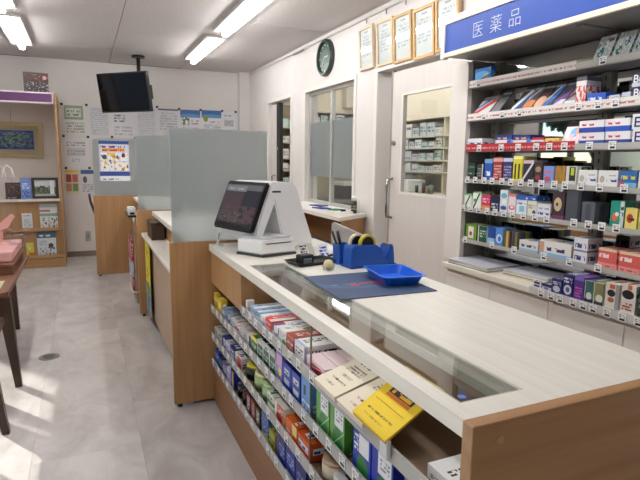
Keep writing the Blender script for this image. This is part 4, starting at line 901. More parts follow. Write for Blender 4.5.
# side desk under the service window
sdk = empty('side_desk', (2.0, 4.4, 0), 'pale topped side desk under the sliding service window', 'desk')
pf2 = lambda p, a_: Vector((p[0], p[1], a_))
obj('desk_top', prism(bmesh.new(), [(1.82, 3.70), (2.187, 3.93), (2.187, 5.35), (1.84, 5.35)], pf2, .82, .85), TOPW, sdk)
obj('end_panel', prism(bmesh.new(), [(1.86, 3.745), (2.185, 3.95), (2.185, 3.972), (1.86, 3.767)], pf2, 0, .82), WOOD, sdk)
obj('far_panel', bx(1.87, 2.185, 5.30, 5.32, 0, .82), WOOD, sdk)
obj('inner_shelf', bx(1.9, 2.18, 4.05, 5.3, .5, .52), plain('inner_shelf_grey', (120, 116, 112), .6), sdk)
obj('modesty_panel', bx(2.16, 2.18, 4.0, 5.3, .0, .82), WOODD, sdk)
tag(obj('paper_sheet', bx(1.87, 2.15, 4.35, 5.15, .8505, .8525), PAPER), 'white sheets spread over the side desk', 'paper')
for k, (x0, y0, yl, c, ds) in enumerate(((2.07, 4.62, .17, (60, 52, 120), 'violet folder'), (1.98, 4.36, .16, (40, 52, 160), 'blue folder'), (2.03, 4.22, .10, (40, 110, 70), 'green folder'))):
    bm = box(bmesh.new(), x0, x0 + .1, y0, y0 + yl, .853, .862); rot_bm(bm, .3, (x0, y0, .85)); tag(obj('file_folder', bm, plain('folder_%d' % k, c, .4)), ds + ' lying on the side desk papers', 'folder')
e = empty('note_tray', (2.03, 4.05, .85), 'white memo tray at the near corner of the side desk', 'memo tray')
obj('tray', box(bmesh.new(), 1.96, 2.09, 3.97, 4.08, .8505, .866, .003), WHITEP, e); obj('clip', box(bmesh.new(), 1.99, 2.03, 4.0, 4.03, .8662, .884, .003), BLACKP, e)
e = empty('pump_bottle', (2.10, 3.99, .85), 'black labelled sanitizer bottle with white top on the side desk', 'bottle')
bm = bmesh.new(); cyl(bm, (2.10, 3.99, .8505), (2.10, 3.99, .955), .026, n=20); obj('body', bm, printed((30, 30, 32), (txt((190, 180, 140), .2, .8, .3, .7, 2, 6),)), e)
bm = bmesh.new(); cyl(bm, (2.10, 3.99, .955), (2.10, 3.99, 1.0), .022, .02, n=20); obj('cap', bm, WHITEP, e)
bm = bmesh.new(); cyl(bm, (2.155, 4.02, .8505), (2.155, 4.02, .96), .022, .018, n=18); tag(obj('white_bottle', bm, WHITEP), 'white plain bottle beside the black labelled bottle', 'bottle')

# ================================================================== dispensary shelves
IW = plain('dispensary_cream', (236, 226, 204), .6)
GSH = plain('dispensary_shelf', (206, 204, 190), .5)
def rows_of_boxes(x, y, along, length, z, hmax, n, depth, place, grp, palette, face):
    """n small cartons along 'along' axis, front at x or y"""
    p = 0; step = length / n
    for k in range(n):
        wd = step * random.uniform(.7, .97); hh = hmax * random.uniform(.5, .95); c = random.choice(palette)
        acc = random.choice([(90, 110, 130), (60, 120, 90), (150, 150, 160), (70, 80, 110), (40, 44, 50)])
        mt = printed(c, (('r', .1, .9, random.choice((.1, .55)), random.choice((.3, .75)), acc),) if random.random() < .35 else (('t', .1, .9, .3, .8, acc, 2, 5),), .5)
        a = p + (step - wd) / 2
        if along == 'y': bm = bx(x, x + depth, y + a, y + a + wd, z, z + hh)
        else: bm = bx(x + a, x + a + wd, y, y + depth, z, z + hh)
        tag(obj('medicine_carton', bm, mt), 'small carton on the %s, %s from the left' % (place, ORD[(n - 1 - k) if along == 'y' else k]), 'box', grp)
        p += step
PAL = [(226, 228, 230), (214, 220, 224), (200, 208, 214), (232, 230, 226), (190, 210, 206), (222, 222, 214)]
us = empty('dispensary_shelf_unit', (4.2, 5.9, 0), 'cream open medicine shelving seen through the door glass', 'shelf unit')
obj('upper_cupboard', bx(4.0, 4.395, 4.6, 6.9, 1.83, 2.30), IW, us)
SZ = [1.62, 1.47, 1.315, 1.17, .90]
obj('side_panel', bx(4.0, 4.395, 6.88, 6.9, 0, 1.83), IW, us); obj('side_panel', bx(4.0, 4.395, 4.6, 4.62, 0, 1.83), IW, us); obj('back_panel', bx(4.38, 4.395, 4.62, 6.88, 0, 1.83), IW, us); obj('mid_panel', bx(4.02, 4.38, 5.32, 5.34, .905, 1.83), IW, us)
for zz in SZ[:4]: obj('shelf', bx(4.0, 4.38, 4.62, 6.88, zz - .02, zz), GSH, us)
obj('worktop', bx(3.75, 4.38, 4.62, 6.88, .87, .90), GSH, us); obj('base_cupboard', bx(3.85, 4.38, 4.62, 6.88, 0, .87), IW, us)
for i, (zz, hm, nb, nm) in enumerate(((1.6205, .18, 9, 'top row of the dispensary shelving'), (1.4705, .135, 10, 'second row of the dispensary shelving'), (1.3155, .14, 9, 'third row of the dispensary shelving'), (1.1705, .12, 9, 'fourth row of the dispensary shelving'))):
    rows_of_boxes(4.02, 5.36, 'y', 1.48, zz, hm, nb, .16, nm, 'cartons in the dispensary shelving', PAL, 'x')
e = empty('label_printer', (4.0, 6.05, .90), 'white label printer with a teal panel on the dispensary worktop', 'printer')
obj('body', box(bmesh.new(), 3.82, 4.1, 5.78, 6.26, .9005, 1.06, .01), WHITEP, e); obj('panel', bx(3.816, 3.8195, 5.98, 6.20, .93, 1.02), plain('teal_panel', (50, 110, 124), .4), e)
obj('cover', box(bmesh.new(), 3.86, 4.08, 5.98, 6.24, 1.061, 1.13, .01), GREYP, e)
for k in range(5):
    yy = 5.68 - .075 * k; bm = bmesh.new(); cyl(bm, (3.9, yy, .9005), (3.9, yy, .9005 + .09 + .02 * (k % 3)), .026, n=14)
    tag(obj('reagent_bottle', bm, plain('reagent_%d' % k, [(40, 42, 46), (200, 200, 196), (60, 64, 66), (150, 120, 100), (110, 130, 120)][k], .3)), ['charcoal', 'white', 'slate grey', 'tan', 'sage green'][k] + ' small bottle on the dispensary worktop', 'bottle', 'bottles on the dispensary worktop')
ub = empty('far_shelf_unit', (2.75, 7.35, 0), 'narrow medicine shelf unit seen through the far doorway', 'shelf unit')
obj('side_panel', bx(2.36, 2.38, 7.2, 7.535, 0, 2.1), GSH, ub); obj('side_panel', bx(2.99, 3.01, 7.2, 7.535, 0, 2.1), GSH, ub); obj('back_panel', bx(2.38, 2.99, 7.52, 7.535, 0, 2.1), plain('shelf_back_tan', (170, 156, 130), .7), ub)
for i, zz in enumerate((1.76, 1.55, 1.32, 1.145, .95)):
    obj('shelf', bx(2.38, 2.99, 7.2, 7.52, zz - .018, zz), GSH, ub)
    rows_of_boxes(2.42, 7.24, 'x', .52, zz + .0005, .14, 5, .16, '%s shelf of the far doorway unit' % ORD[i], 'cartons beyond the far doorway', PAL, 'y')
uc = empty('wall_cupboard', (3.6, 7.35, 1.9), 'cream wall cupboard inside the service window', 'cupboard')
obj('cupboard_body', bx(3.02, 4.38, 7.22, 7.535, 2.0, 2.495), IW, uc); obj('shelf', bx(3.02, 4.38, 7.2, 7.535, 1.985, 1.998), GSH, uc)
rows_of_boxes(3.1, 7.24, 'x', .9, 1.8605, .11, 7, .14, 'ledge above the frosted window band', 'cartons behind the service window', PAL, 'y')
wl_ = empty('window_workbench', (3.6, 7.2, 0), 'grey work bench with ledges inside the service window', 'workbench')
obj('ledge', bx(3.02, 4.38, 7.2, 7.535, 1.842, 1.86), GSH, wl_); obj('bench_top', bx(3.02, 4.35, 6.9, 7.51, .70, .73), plain('bench_grey', (120, 124, 122), .5), wl_); obj('bench_body', bx(3.05, 4.33, 6.95, 7.51, 0, .70), plain('bench_body', (110, 108, 102), .6), wl_)
obj('backsplash', bx(3.02, 4.38, 7.51, 7.535, .73, 1.842), plain('bench_back', (186, 176, 150), .7), wl_)
e = empty('desk_printer', (3.7, 7.1, .73), 'dark printer with a white lid inside the service window', 'printer')
obj('body', box(bmesh.new(), 3.5, 3.95, 6.98, 7.35, .7305, .92, .01), plain('printer_dark', (62, 64, 66), .4), e); obj('lid', box(bmesh.new(), 3.5, 3.95, 6.98, 7.35, .921, .98, .01), WHITEP, e)
tag(obj('wall_speaker', box(bmesh.new(), 3.56, 3.72, 7.06, 7.215, 2.06, 2.4, .01), plain('speaker_pale', (206, 200, 186), .5)), 'pale box on the wall cupboard inside the service window', 'wall unit')

# ================================================================== the medicine gondola on the right
gx = 1.96; GM = 2.145; GY0, GY1 = .45, 2.395
gd = empty('medicine_gondola', (2.0, 1.4, 0), 'steel medicine display shelving with mirror back and blue sign', 'shelf unit')
# base cabinet
obj('cabinet_body', bx(1.885, 2.18, GY0, 2.41, .06, .70), CABW, gd)
obj('cabinet_plinth', bx(1.92, 2.18, GY0, 2.40, 0, .06), BASEB, gd)
obj('cabinet_top', box(bmesh.new(), 1.85, 2.18, GY0, 2.425, .702, .732, .004, 2), plain('cabinet_top_white', (226, 220, 208), .45), gd)
for (a, b) in ((2.04, 2.395), (1.668, 2.036), (1.302, 1.636), (.94, 1.298), (.58, .936)): obj('cabinet_door', box(bmesh.new(), 1.868, 1.884, a, b, .08, .682, .001), CABW, gd)
obj('cabinet_stile', bx(1.87, 1.884, 1.639, 1.665, .08, .69), CABW, gd)
# end panel and front column
obj('front_column', prism(bmesh.new(), [(2.40, .733), (2.545, .733), (2.545, 1.846), (2.425, 1.846), (2.408, 1.838), (2.40, 1.82)], lambda p, a_: Vector((a_, p[0], p[1])), 1.955, 1.985), WHITE, gd)
obj('end_panel', bx(1.985, 2.18, 2.40, 2.42, .733, 1.848), PANELG, gd)
obj('mirror_back', bx(GM, GM + .006, GY0, 2.398, .733, 1.846), MIRROR, gd)
obj('back_sheet', bx(GM + .007, 2.18, GY0, 2.398, .733, 1.846), PANELG, gd)
POSTM = plain('post_steel', (142, 138, 128), .45, .3)
for yc in (2.362, 1.678, .99):
    p = obj('slotted_post', bx(GM - .022, GM - .001, yc - .024, yc + .024, .733, 1.846), POSTM, gd)
    for k in range(26):
        z_ = .78 + k * .04
        inst_mesh('slot', SLOT, (GM - .0225, yc, z_), p) if k else None
        if k == 0:
            s_ = obj('slot', bx(GM - .0228, GM - .0222, yc - .009, yc - .003, z_, z_ + .02), BLACKM, p); SLOT = s_.data; WL[s_.name] = wloc(s_)
# sign canopy
SX = 1.80
obj('canopy', bx(SX + .012, 2.18, GY0, 2.43, 1.855, 2.045), PANELG, gd)
obj('canopy_rib', bx(SX + .06, 2.14, 1.60, 1.63, 1.847, 1.855), PANELG, gd)
sg = obj('sign_panel', bx(SX + .003, SX + .011, GY0, 2.415, 1.872, 2.016), SIGNB, gd)
obj('sign_rail', box(bmesh.new(), SX - .004, SX + .012, GY0, 2.43, 1.848, 1.872, .002), CREAM, gd); obj('sign_rail', box(bmesh.new(), SX - .004, SX + .012, GY0, 2.43, 2.016, 2.052, .002), CREAM, gd)
obj('sign_end_cap', box(bmesh.new(), SX - .006, SX + .03, 2.416, 2.446, 1.844, 2.056, .002), TRIMW, gd)
for ch_, yy in (('医', 2.207), ('薬', 2.082), ('品', 1.962), ('医', 1.47), ('薬', 1.345)):
    text_obj('sign_letter', ch_, .085, SIGNL, sg, (SX + .0022, yy - .004, 1.911), (0, -1, 0), (0, 0, 1), .0008, bold=-.0012)
# shelves
SHZ = [1.695, 1.519, 1.353, 1.182, 1.021, .845]   # lower edges
SHT = .022
STRIP_R = printed((176, 34, 44), (('t', .0, 1.0, .3, .7, (216, 150, 152), 1, 50),), .4)
STRIP_W = printed((226, 222, 220), (('t', .0, 1.0, .3, .72, (186, 120, 122), 1, 90),), .4)
CLEARS = plain('clear_shelf_rail', (178, 178, 174), .2)
shelves = []
for i, z in enumerate(SHZ):
    s = obj('shelf', bx(gx + .002, GM - .024, GY0, 2.398, z, z + SHT), SHELFM, gd); shelves.append(s)
    if i == 0: obj('price_strip', bx(gx - .002, gx + .001, 1.70, 2.392, z + .004, z + .04), STRIP_W, s); obj('price_strip', bx(gx - .002, gx + .001, GY0, 1.70, z + .004, z + .03), CLEARS, s)
    elif i == 1: obj('price_strip', bx(gx - .002, gx + .001, GY0, 2.392, z + .004, z + .04), STRIP_W, s)
    elif i == 2: obj('price_strip', bx(gx - .002, gx + .001, 1.675, 2.392, z + .004, z + .042), STRIP_R, s); obj('price_strip', bx(gx - .002, gx + .001, GY0, 1.673, z + .004, z + .03), CLEARS, s)
    else: obj('price_strip', bx(gx - .002, gx + .001, GY0, 2.392, z + .004, z + .024), CLEARS, s)
def gtag(i, px, py=None):
    z = SHZ[i]; y = onx(px, 150, gx - .004).y
    # use the shelf line itself so the tag sits on it
    for _ in range(2):
        pass
    inst_mesh('price_tag', TAGME, (gx - .0045, y, z + .002), shelves[i])
TAGP = [[475, 595], [482, 500, 517, 575, 594, 611], [479, 501, 518, 536, 549, 564, 589, 612], [469, 477, 486, 494, 504, 513, 523, 533, 544, 557, 568, 584, 603, 628],
        [466, 474, 482, 491, 499, 508, 517, 528, 540, 552, 580, 595, 609, 624], [470, 498, 521, 552, 579, 609]]
for i, L in enumerate(TAGP):
    for px in L: gtag(i, px)
def ypx(px, z, X):  # world Y of a pixel column at height z on the plane X
    lo, hi = -50, 530
    for _ in range(40):
        mid = (lo + hi) / 2
        if onx(px, mid, X).z > z: lo = mid
        else: hi = mid
    return onx(px, (lo + hi) / 2, X).y
def zpx(px, py, X): return onx(px, py, X).z
PH = ['top wall shelf', 'second wall shelf', 'third wall shelf', 'fourth wall shelf', 'fifth wall shelf', 'lowest wall shelf']
def good(i, k, x0, x1, yt, ds, mat, dp=.09, lift=0, lean_=0, name='medicine_box', xo=.006, h=None):
    X = gx + xo; zb = SHZ[i] + SHT + .0004 + lift
    ya = ypx(x0, zb + .03, X); yb = ypx(x1, zb + .03, X)
    if h is None: h = max(.014, zpx((x0 + x1) / 2, yt, X) - zb)
    dp = min(dp, GM - .025 - X - .002)
    bm = box(bmesh.new(), X, X + dp, yb + .0015, ya - .0015, zb, zb + h)
    if lean_:
        for v in bm.verts: v.co.x += (v.co.z - zb) * lean_
    lab = '%s on the %s, %s from its far end' % (ds, PH[i], ORD[k])
    if len(lab.split()) > 16: lab = '%s on the %s' % (ds, PH[i])
    return tag(obj(name, bm, mat), lab, {'patch_packet': 'packet', 'medicine_pouch': 'pouch'}.get(name, 'box'), 'goods on the ' + PH[i])
P = printed
rows = {
 0: [(475, 491, 68, 'bright blue box', P((20, 110, 210), (('e', .4, .5, .5, .3, (70, 170, 240)), ('e', .7, .45, .14, .12, Y_), ('d', .1, .4, .05, (20, 40, 120)))), dict(dp=.03, h=.075)),
     (592, 609, 46, 'clear pouch with green emblem', P((196, 204, 208), (('e', .35, .35, .18, .2, (40, 120, 120)), ('d', .6, .3, .1, (120, 130, 150)), ('n', 0, 1, 0, 1, (230, 232, 236), 6, .55))), dict(name='medicine_pouch', lean_=.45, dp=.012, h=.105)),
     (611, 629, 42, 'clear pouch with two teal emblems', P((192, 202, 206), (('e', .3, .3, .16, .18, (30, 120, 110)), ('e', .65, .6, .16, .16, (40, 110, 130)), ('n', 0, 1, 0, 1, (228, 230, 234), 6, .55))), dict(name='medicine_pouch', lean_=.45, dp=.012, h=.105)),
     (631, 648, 38, 'clear pouch at the frame edge', P((190, 198, 206), (('e', .3, .4, .2, .2, (40, 110, 100)), ('n', 0, 1, 0, 1, (224, 228, 234), 6, .52))), dict(name='medicine_pouch', lean_=.45, dp=.012, h=.105))],
 1: [],
 2: [(467.5, 482.5, 138.5, 'white box with blue script', P((232, 232, 238), (txt((50, 60, 140), .1, .9, .3, .75, 1, 5),)), {}),
     (495, 512, 135, 'blue and white box with red flash', P((226, 226, 234), (('r', 0, 1, .6, 1, (36, 48, 140)), txt((230, 180, 60), .1, .7, .66, .9, 1, 7), ('e', .85, .4, .14, .3, (40, 110, 200)))), {}),
     (513, 530.5, 135, 'blue and white box with gold lettering', P((224, 224, 232), (('r', 0, 1, .58, 1, (34, 44, 132)), txt((226, 176, 70), .1, .75, .64, .9, 1, 7), ('e', .9, .45, .12, .3, (50, 120, 205)))), {}),
     (531.5, 544, 137.5, 'white box with red top', P((230, 230, 236), (('r', 0, 1, .72, 1, (190, 40, 50)), ('e', .5, .4, .4, .24, (150, 190, 225)))), {}),
     (545, 559, 138, 'yellow box with red mark', P((232, 212, 120), (('e', .4, .5, .2, .2, (200, 60, 50)), ('e', .8, .5, .18, .4, (210, 190, 70)))), {}),
     (560, 577, 122, 'tall leaning pack with rainbow artwork', P((236, 226, 230), (('r', 0, 1, .82, 1, (60, 34, 34)), ('e', .6, .55, .25, .22, (110, 180, 230)), ('e', .8, .65, .15, .22, (240, 170, 110)), ('n', 0, 1, 0, .5, (240, 190, 200), 4, .5))), dict(lean_=.45, dp=.02, name='patch_packet')),
     (579, 604.5, 134, 'long white box with red words, lower left of the stack', P((234, 232, 238), (('r', 0, 1, 0, .38, (40, 70, 160)), txt((210, 60, 70), .1, .6, .55, .82, 1, 8))), dict(h=.052)),
     (605, 630.5, 133, 'long white box with red words, lower right of the stack', P((233, 232, 238), (('r', 0, 1, 0, .38, (34, 62, 150)), txt((206, 60, 70), .1, .6, .55, .82, 1, 8))), dict(h=.052)),
     (579, 604.5, 122, 'long white box with blue base, upper left of the stack', P((236, 234, 240), (('r', 0, 1, 0, .42, (34, 62, 160)), txt((214, 60, 70), .1, .6, .55, .85, 1, 8))), dict(lift=.0525, h=.05)),
     (605, 630.5, 121, 'long white box with blue base, upper right of the stack', P((235, 234, 240), (('r', 0, 1, 0, .42, (24, 84, 190)), txt((212, 60, 70), .1, .6, .55, .85, 1, 8))), dict(lift=.0525, h=.05)),
     (632, 655, 132, 'white box with navy letters, lower of two', P((238, 238, 242), ()), dict(h=.056)),
     (632, 655, 120, 'white box with navy letters, upper of two', P((240, 240, 242), (('e', .85, .85, .3, .3, (220, 170, 80)),)), dict(lift=.0565, h=.058))],
 3: [(467.5, 475, 163, 'dark green narrow box', P((28, 52, 46), (txt((150, 180, 160), .1, .9, .3, .45, 1, 4), ('r', .1, .9, .7, .8, (80, 130, 90)))), {}),
     (476.5, 483, 164, 'charcoal box with white edge', P((46, 46, 48), (('r', .8, 1, 0, 1, (210, 212, 212)), txt((150, 150, 150), .1, .7, .2, .8, 4, 3))), {}),
     (484, 492, 159, 'blue box with large white numerals', P((24, 84, 176), (('r', 0, 1, .8, 1, (120, 170, 220)), txt((230, 240, 250), .2, .85, .2, .55, 1, 3))), {}),
     (492.5, 502, 157, 'dark red box', P((150, 44, 46), (('r', 0, 1, .8, .95, (226, 170, 170)), txt((220, 170, 160), .1, .9, .1, .7, 5, 4))), {}),
     (502.5, 512, 158, 'indigo box with lilac top', P((44, 44, 92), (('r', 0, 1, .84, 1, (190, 194, 226)), txt((150, 150, 200), .1, .9, .1, .7, 5, 4))), {}),
     (512.5, 522, 156, 'yellow box with black columns', P((216, 206, 60), (('r', .15, .35, .1, .7, (70, 66, 30)), ('r', .55, .75, .1, .7, (70, 66, 30)), ('r', 0, 1, .88, 1, (240, 232, 150)))), {}),
     (522.5, 533, 160, 'black box with white tick marks', P((40, 40, 56), (('r', 0, 1, .84, 1, (214, 190, 196)), ('d', .1, .8, .08, (220, 220, 226)))), {}),
     (533.5, 542, 162, 'dark box with tan and red picture', P((52, 42, 44), (('e', .5, .65, .35, .14, (170, 140, 96)), ('e', .5, .25, .3, .12, (150, 50, 60)))), {}),
     (543, 554, 166, 'periwinkle box with pink letters', P((120, 146, 212), (txt((210, 100, 120), .1, .9, .55, .85, 1, 4), ('e', .4, .25, .3, .15, (200, 80, 80)))), {}),
     (554.5, 565, 166, 'olive and orange box', P((150, 130, 60), (('n', 0, 1, 0, 1, (206, 110, 50), 4, .52), ('n', 0, 1, 0, 1, (90, 120, 50), 5, .58))), {}),
     (565.5, 576.5, 166, 'white box with black and lime panel', P((210, 214, 210), (('r', .3, .9, .2, .95, (40, 44, 36)), ('r', .45, .75, .5, .9, (190, 200, 50)))), {}),
     (578, 597, 170, 'white box with grey sun and navy word', P((232, 232, 234), (('e', .2, .45, .12, .22, (176, 166, 150)), txt((70, 80, 140), .45, .95, .3, .55, 1, 5), txt((180, 180, 190), .45, .95, .65, .8, 1, 6))), {}),
     (598, 618, 170.5, 'white box with tan sun and navy word', P((232, 232, 234), (('e', .2, .45, .12, .22, (186, 170, 146)), txt((70, 80, 140), .45, .95, .3, .55, 1, 5), txt((180, 180, 190), .45, .95, .65, .8, 1, 6))), {}),
     (619, 637, 171, 'blue box with yellow lettering', P((40, 104, 176), (txt((226, 206, 60), .1, .9, .5, .85, 1, 5), ('e', .15, .2, .14, .2, (210, 60, 60)), ('r', .3, 1, 0, .3, (120, 190, 220)))), {}),
     (638, 655, 172, 'white and red box at the frame edge', P((232, 226, 226), (('e', .3, .5, .2, .2, (210, 60, 60)),)), {})],
 4: [(464, 471.5, 194, 'white box with green tick, left one', P((232, 236, 232), (('d', -.1, 1.3, .12, (30, 60, 40)), ('r', .1, .5, .0, .15, (90, 190, 90)), ('r', 0, 1, .9, 1, (120, 200, 120)))), {}),
     (472.5, 481, 192, 'white box with green tick, right one', P((234, 238, 234), (('d', -.1, 1.3, .12, (24, 52, 36)), ('r', .1, .4, .4, .6, (70, 170, 80)), ('r', 0, 1, .93, 1, (120, 200, 120)))), {}),
     (481.5, 490, 195, 'magenta and orange box', P((196, 50, 96), (('r', 0, 1, 0, .3, (224, 150, 70)), txt((240, 190, 210), .1, .9, .5, .85, 2, 4))), {}),
     (490.5, 499, 196, 'dark navy box with white lines', P((26, 30, 70), (txt((200, 205, 225), .1, .9, .2, .6, 2, 4),)), {}),
     (499.5, 507.5, 190, 'tall white box with blue waves', P((214, 226, 234), (('e', .5, .75, .4, .12, (110, 170, 200)), ('e', .5, .2, .4, .1, (60, 80, 160)), ('e', .5, .48, .3, .1, (236, 238, 240)))), {}),
     (508, 515.5, 194, 'white box with pink rings', P((232, 222, 228), (('e', .5, .3, .42, .12, (214, 70, 120)), ('e', .5, .32, .25, .07, (236, 226, 230)), ('r', 0, 1, .86, 1, (226, 120, 110)))), {}),
     (516, 526.5, 200, 'white box with pale blue cross', P((222, 230, 236), (('r', .3, .8, .2, .6, (130, 190, 220)), txt((90, 110, 170), .1, .9, .7, .9, 1, 4))), {}),
     (527, 536.5, 201, 'cream box with blue drop', P((228, 226, 206), (('e', .75, .25, .18, .16, (60, 60, 150)), txt((150, 140, 130), .1, .9, .5, .8, 2, 4))), {}),
     (537, 550.5, 204, 'white box with slanted blue word', P((226, 228, 236), (txt((60, 80, 170), .05, .9, .2, .5, 1, 5), txt((150, 160, 180), .1, .9, .6, .8, 1, 6))), {}),
     (516, 537, 194.5, 'flat blue box lying on two boxes', P((40, 90, 180), (txt((226, 232, 244), .5, .95, .2, .8, 1, 4),)), dict(lift='top', h=.022)),
     (551.5, 564, 192, 'dark plum box with tan face picture', P((60, 40, 50), (('e', .45, .55, .32, .25, (196, 176, 140)), ('e', .4, .55, .1, .07, (60, 40, 50)), ('r', 0, 1, 0, .15, (120, 50, 100)))), {}),
     (565, 580, 190, 'smoky grey box with dark side', P((74, 78, 88), (('r', .8, 1, 0, 1, (40, 44, 56)),)), {}),
     (581, 594.5, 202, 'short grey box beside the smoky box', P((90, 94, 102), (('r', .3, .7, .1, .9, (70, 74, 86)),)), {}),
     (609.5, 623.5, 201, 'teal box with toucan-coloured dot', P((30, 146, 130), (('e', .35, .38, .2, .16, (226, 110, 50)), ('e', .5, .5, .14, .08, (230, 230, 230)), ('r', .72, 1, 0, 1, (206, 222, 218)), txt((60, 70, 80), .75, .97, .2, .9, 3, 3))), {}),
     (624.5, 637, 208, 'pale yellow box with red letters', P((228, 212, 120), (('e', .4, .5, .28, .22, (180, 60, 40)), txt((60, 40, 30), .2, .8, .4, .6, 1, 3))), {}),
     (638, 652, 210, 'olive yellow box at the frame edge', P((200, 190, 100), (txt((70, 60, 30), .1, .9, .3, .7, 2, 3),)), {})],
 5: [(464.5, 476.5, 224, 'lime green box with white panel', P((110, 150, 40), (('r', .3, .75, .1, .85, (226, 226, 226)), ('r', 0, .12, 0, 1, (30, 60, 30)), ('e', .52, .4, .12, .14, (180, 60, 60)))), {}),
     (477.5, 486.5, 226, 'dark green box with white outline', P((24, 76, 56), (('r', 0, .12, 0, 1, (220, 226, 222)), txt((180, 210, 190), .2, .9, .3, .8, 3, 4))), {}),
     (487.5, 494.5, 227, 'royal blue box with pale base', P((30, 74, 160), (('r', 0, 1, 0, .35, (150, 190, 220)),)), {}),
     (495, 503, 228, 'sky blue box with white swirl', P((80, 140, 210), (('e', .5, .4, .4, .25, (206, 224, 240)), ('e', .55, .38, .22, .16, (60, 110, 190)))), {}),
     (503.5, 510, 231, 'brown box with yellow stripe', P((110, 80, 56), (('r', .4, .7, 0, 1, (200, 190, 90)),)), {}),
     (511, 518.5, 232, 'dark olive box', P((60, 60, 50), (('r', .5, .8, 0, 1, (120, 130, 60)), ('r', 0, .2, 0, 1, (80, 60, 110)))), {}),
     (519, 538, 241, 'flat white box with black dots', P((222, 222, 224), (txt((90, 70, 70), .1, .9, .4, .8, 1, 8), ('r', 0, 1, 0, .25, (150, 190, 220)))), {}),
     (539, 571.5, 242, 'flat long white box with navy word', P((226, 226, 222), (txt((50, 54, 110), .25, .8, .35, .75, 1, 6), ('r', 0, .15, .2, .9, (196, 150, 120)), ('r', 0, 1, 0, .22, (140, 190, 225)))), {}),
     (573, 587, 238, 'white and navy stacked box', P((224, 224, 232), (('r', 0, 1, .45, .52, (120, 120, 150)), txt((60, 60, 120), .1, .9, .6, .9, 1, 4), txt((60, 60, 120), .1, .9, .1, .4, 1, 4))), {}),
     (597, 617, 254, 'salmon pink flat box, lower left of the pair', P((232, 150, 146), (txt((150, 60, 60), .1, .9, .3, .7, 1, 8),)), dict(h=.022)),
     (618, 640, 256, 'salmon pink flat box, lower right of the pair', P((230, 146, 142), (txt((150, 60, 60), .1, .9, .3, .7, 1, 8),)), dict(h=.022)),
     (598, 617, 243, 'coral box with white letters, upper left of the pair', P((214, 96, 92), (txt((246, 226, 226), .05, .6, .35, .8, 1, 4), ('r', 0, 1, .82, 1, (228, 206, 170)))), dict(lift=.0225, h=.06)),
     (618.5, 642, 245, 'coral box with white letters, upper right of the pair', P((212, 92, 88), (txt((246, 226, 226), .05, .6, .35, .8, 1, 4), ('r', 0, 1, .82, 1, (228, 206, 170)))), dict(lift=.0225, h=.06))],
}
for i, L in rows.items():
    for k, (x0, x1, yt, ds, mt, kw) in enumerate(L):
        kw = dict(kw)
        if kw.get('lift') == 'top':
            hA = max(zpx(521, 200, gx + .006), zpx(532, 201, gx + .006)) - SHZ[4] - SHT
            kw['lift'] = hA + .001
        o = good(i, k, x0, x1, yt, ds, mt, **kw)
        if 'navy letters' in ds:
            w0 = wloc(o); yb_ = w0.y + o.dimensions.y / 2
            ya = ypx(632, w0.z + .03, gx + .006)
            text_obj('print', 'EVE', .055, plain('navy_print', (24, 34, 110), .4), o, (gx + .0055, ya - .008, w0.z + .009), (0, -1, 0), (0, 0, 1), .0004, bold=.0006)
# second shelf: leaning patch packets and boxes
zz = SHZ[1] + SHT + .0005
def leaning(y0, y1, h, mat, label, k=0, xoff=0.0):
    bm = bmesh.new(); X = gx + .012 + xoff
    prism(bm, [(X, zz), (X + .008, zz), (X + .008 + h * .62, zz + h), (X + h * .62, zz + h)], lambda p, a_: Vector((p[0], a_, p[1])), y0, y1)
    # skew towards the near end as the packets slump
    for v in bm.verts: v.co.y -= (v.co.z - zz) * .35
    tag(obj('patch_packet', bm, mat), label, 'packet', 'patch packets on the second wall shelf')
pks = [((470.5, 486), 'pale packet with a blue and red slash', P((206, 210, 216), (('d', .1, .8, .12, (200, 60, 50)), ('d', .35, .8, .06, (50, 80, 170)), ('r', 0, 1, .8, 1, (120, 124, 130))))),
       ((487, 496), 'grey packet behind the slashed one', P((112, 114, 118), (('r', 0, 1, .85, 1, (60, 60, 62)),))),
       ((507.5, 517.5), 'packet with white and blue diagonal', P((58, 60, 70), (('d', .0, 1.0, .2, (226, 230, 238)), ('d', -.15, 1.0, .1, (40, 80, 180))))),
       ((518, 528), 'packet with orange patch', P((96, 92, 96), (('e', .5, .3, .4, .25, (210, 130, 80)), ('d', .4, .8, .08, (180, 190, 210))))),
       ((528.5, 538), 'packet with peach figure', P((110, 80, 76), (('e', .5, .35, .36, .3, (226, 180, 150)), ('r', 0, 1, .8, 1, (60, 50, 50))))),
       ((538.5, 548), 'packet with blue slash', P((70, 72, 82), (('d', .0, 1.0, .14, (60, 110, 200)), ('d', .25, 1.0, .05, (226, 230, 238))))),
       ((548.5, 559), 'packet with violet and white base', P((80, 80, 90), (('r', 0, 1, 0, .4, (216, 214, 226)), ('d', .2, .6, .08, (130, 80, 160))))),
       ((559.5, 571), 'pale packet with maroon streak', P((150, 150, 156), (('d', .3, .6, .08, (110, 40, 50)), ('r', 0, 1, 0, .3, (206, 220, 230)))))]
for (x0, x1), ds, mt in pks:
    leaning(ypx(x1, zz + .02, gx + .012) + .0015, ypx(x0, zz + .02, gx + .012) - .0015, .108, mt, ds + ' on the second wall shelf')
for k, (px_, ds) in enumerate(((491, 'first'), (512, 'second'), (522, 'third'), (532, 'fourth'), (542, 'fifth'), (553, 'sixth'), (564, 'seventh'))):
    yc = ypx(px_, zz + .02, gx + .04); leaning(yc - .028, yc + .028,   .135, P((52 + 6 * (k % 3), 54 + 5 * (k % 3), 62), (('r', 0, 1, .82, .9, (150, 152, 160)), txt((140, 140, 150), .1, .9, .6, .78, 2, 5))), 'dark packet in the rear row of the second wall shelf, %s from far end' % ds, xoff=.024)
gk = len(pks)
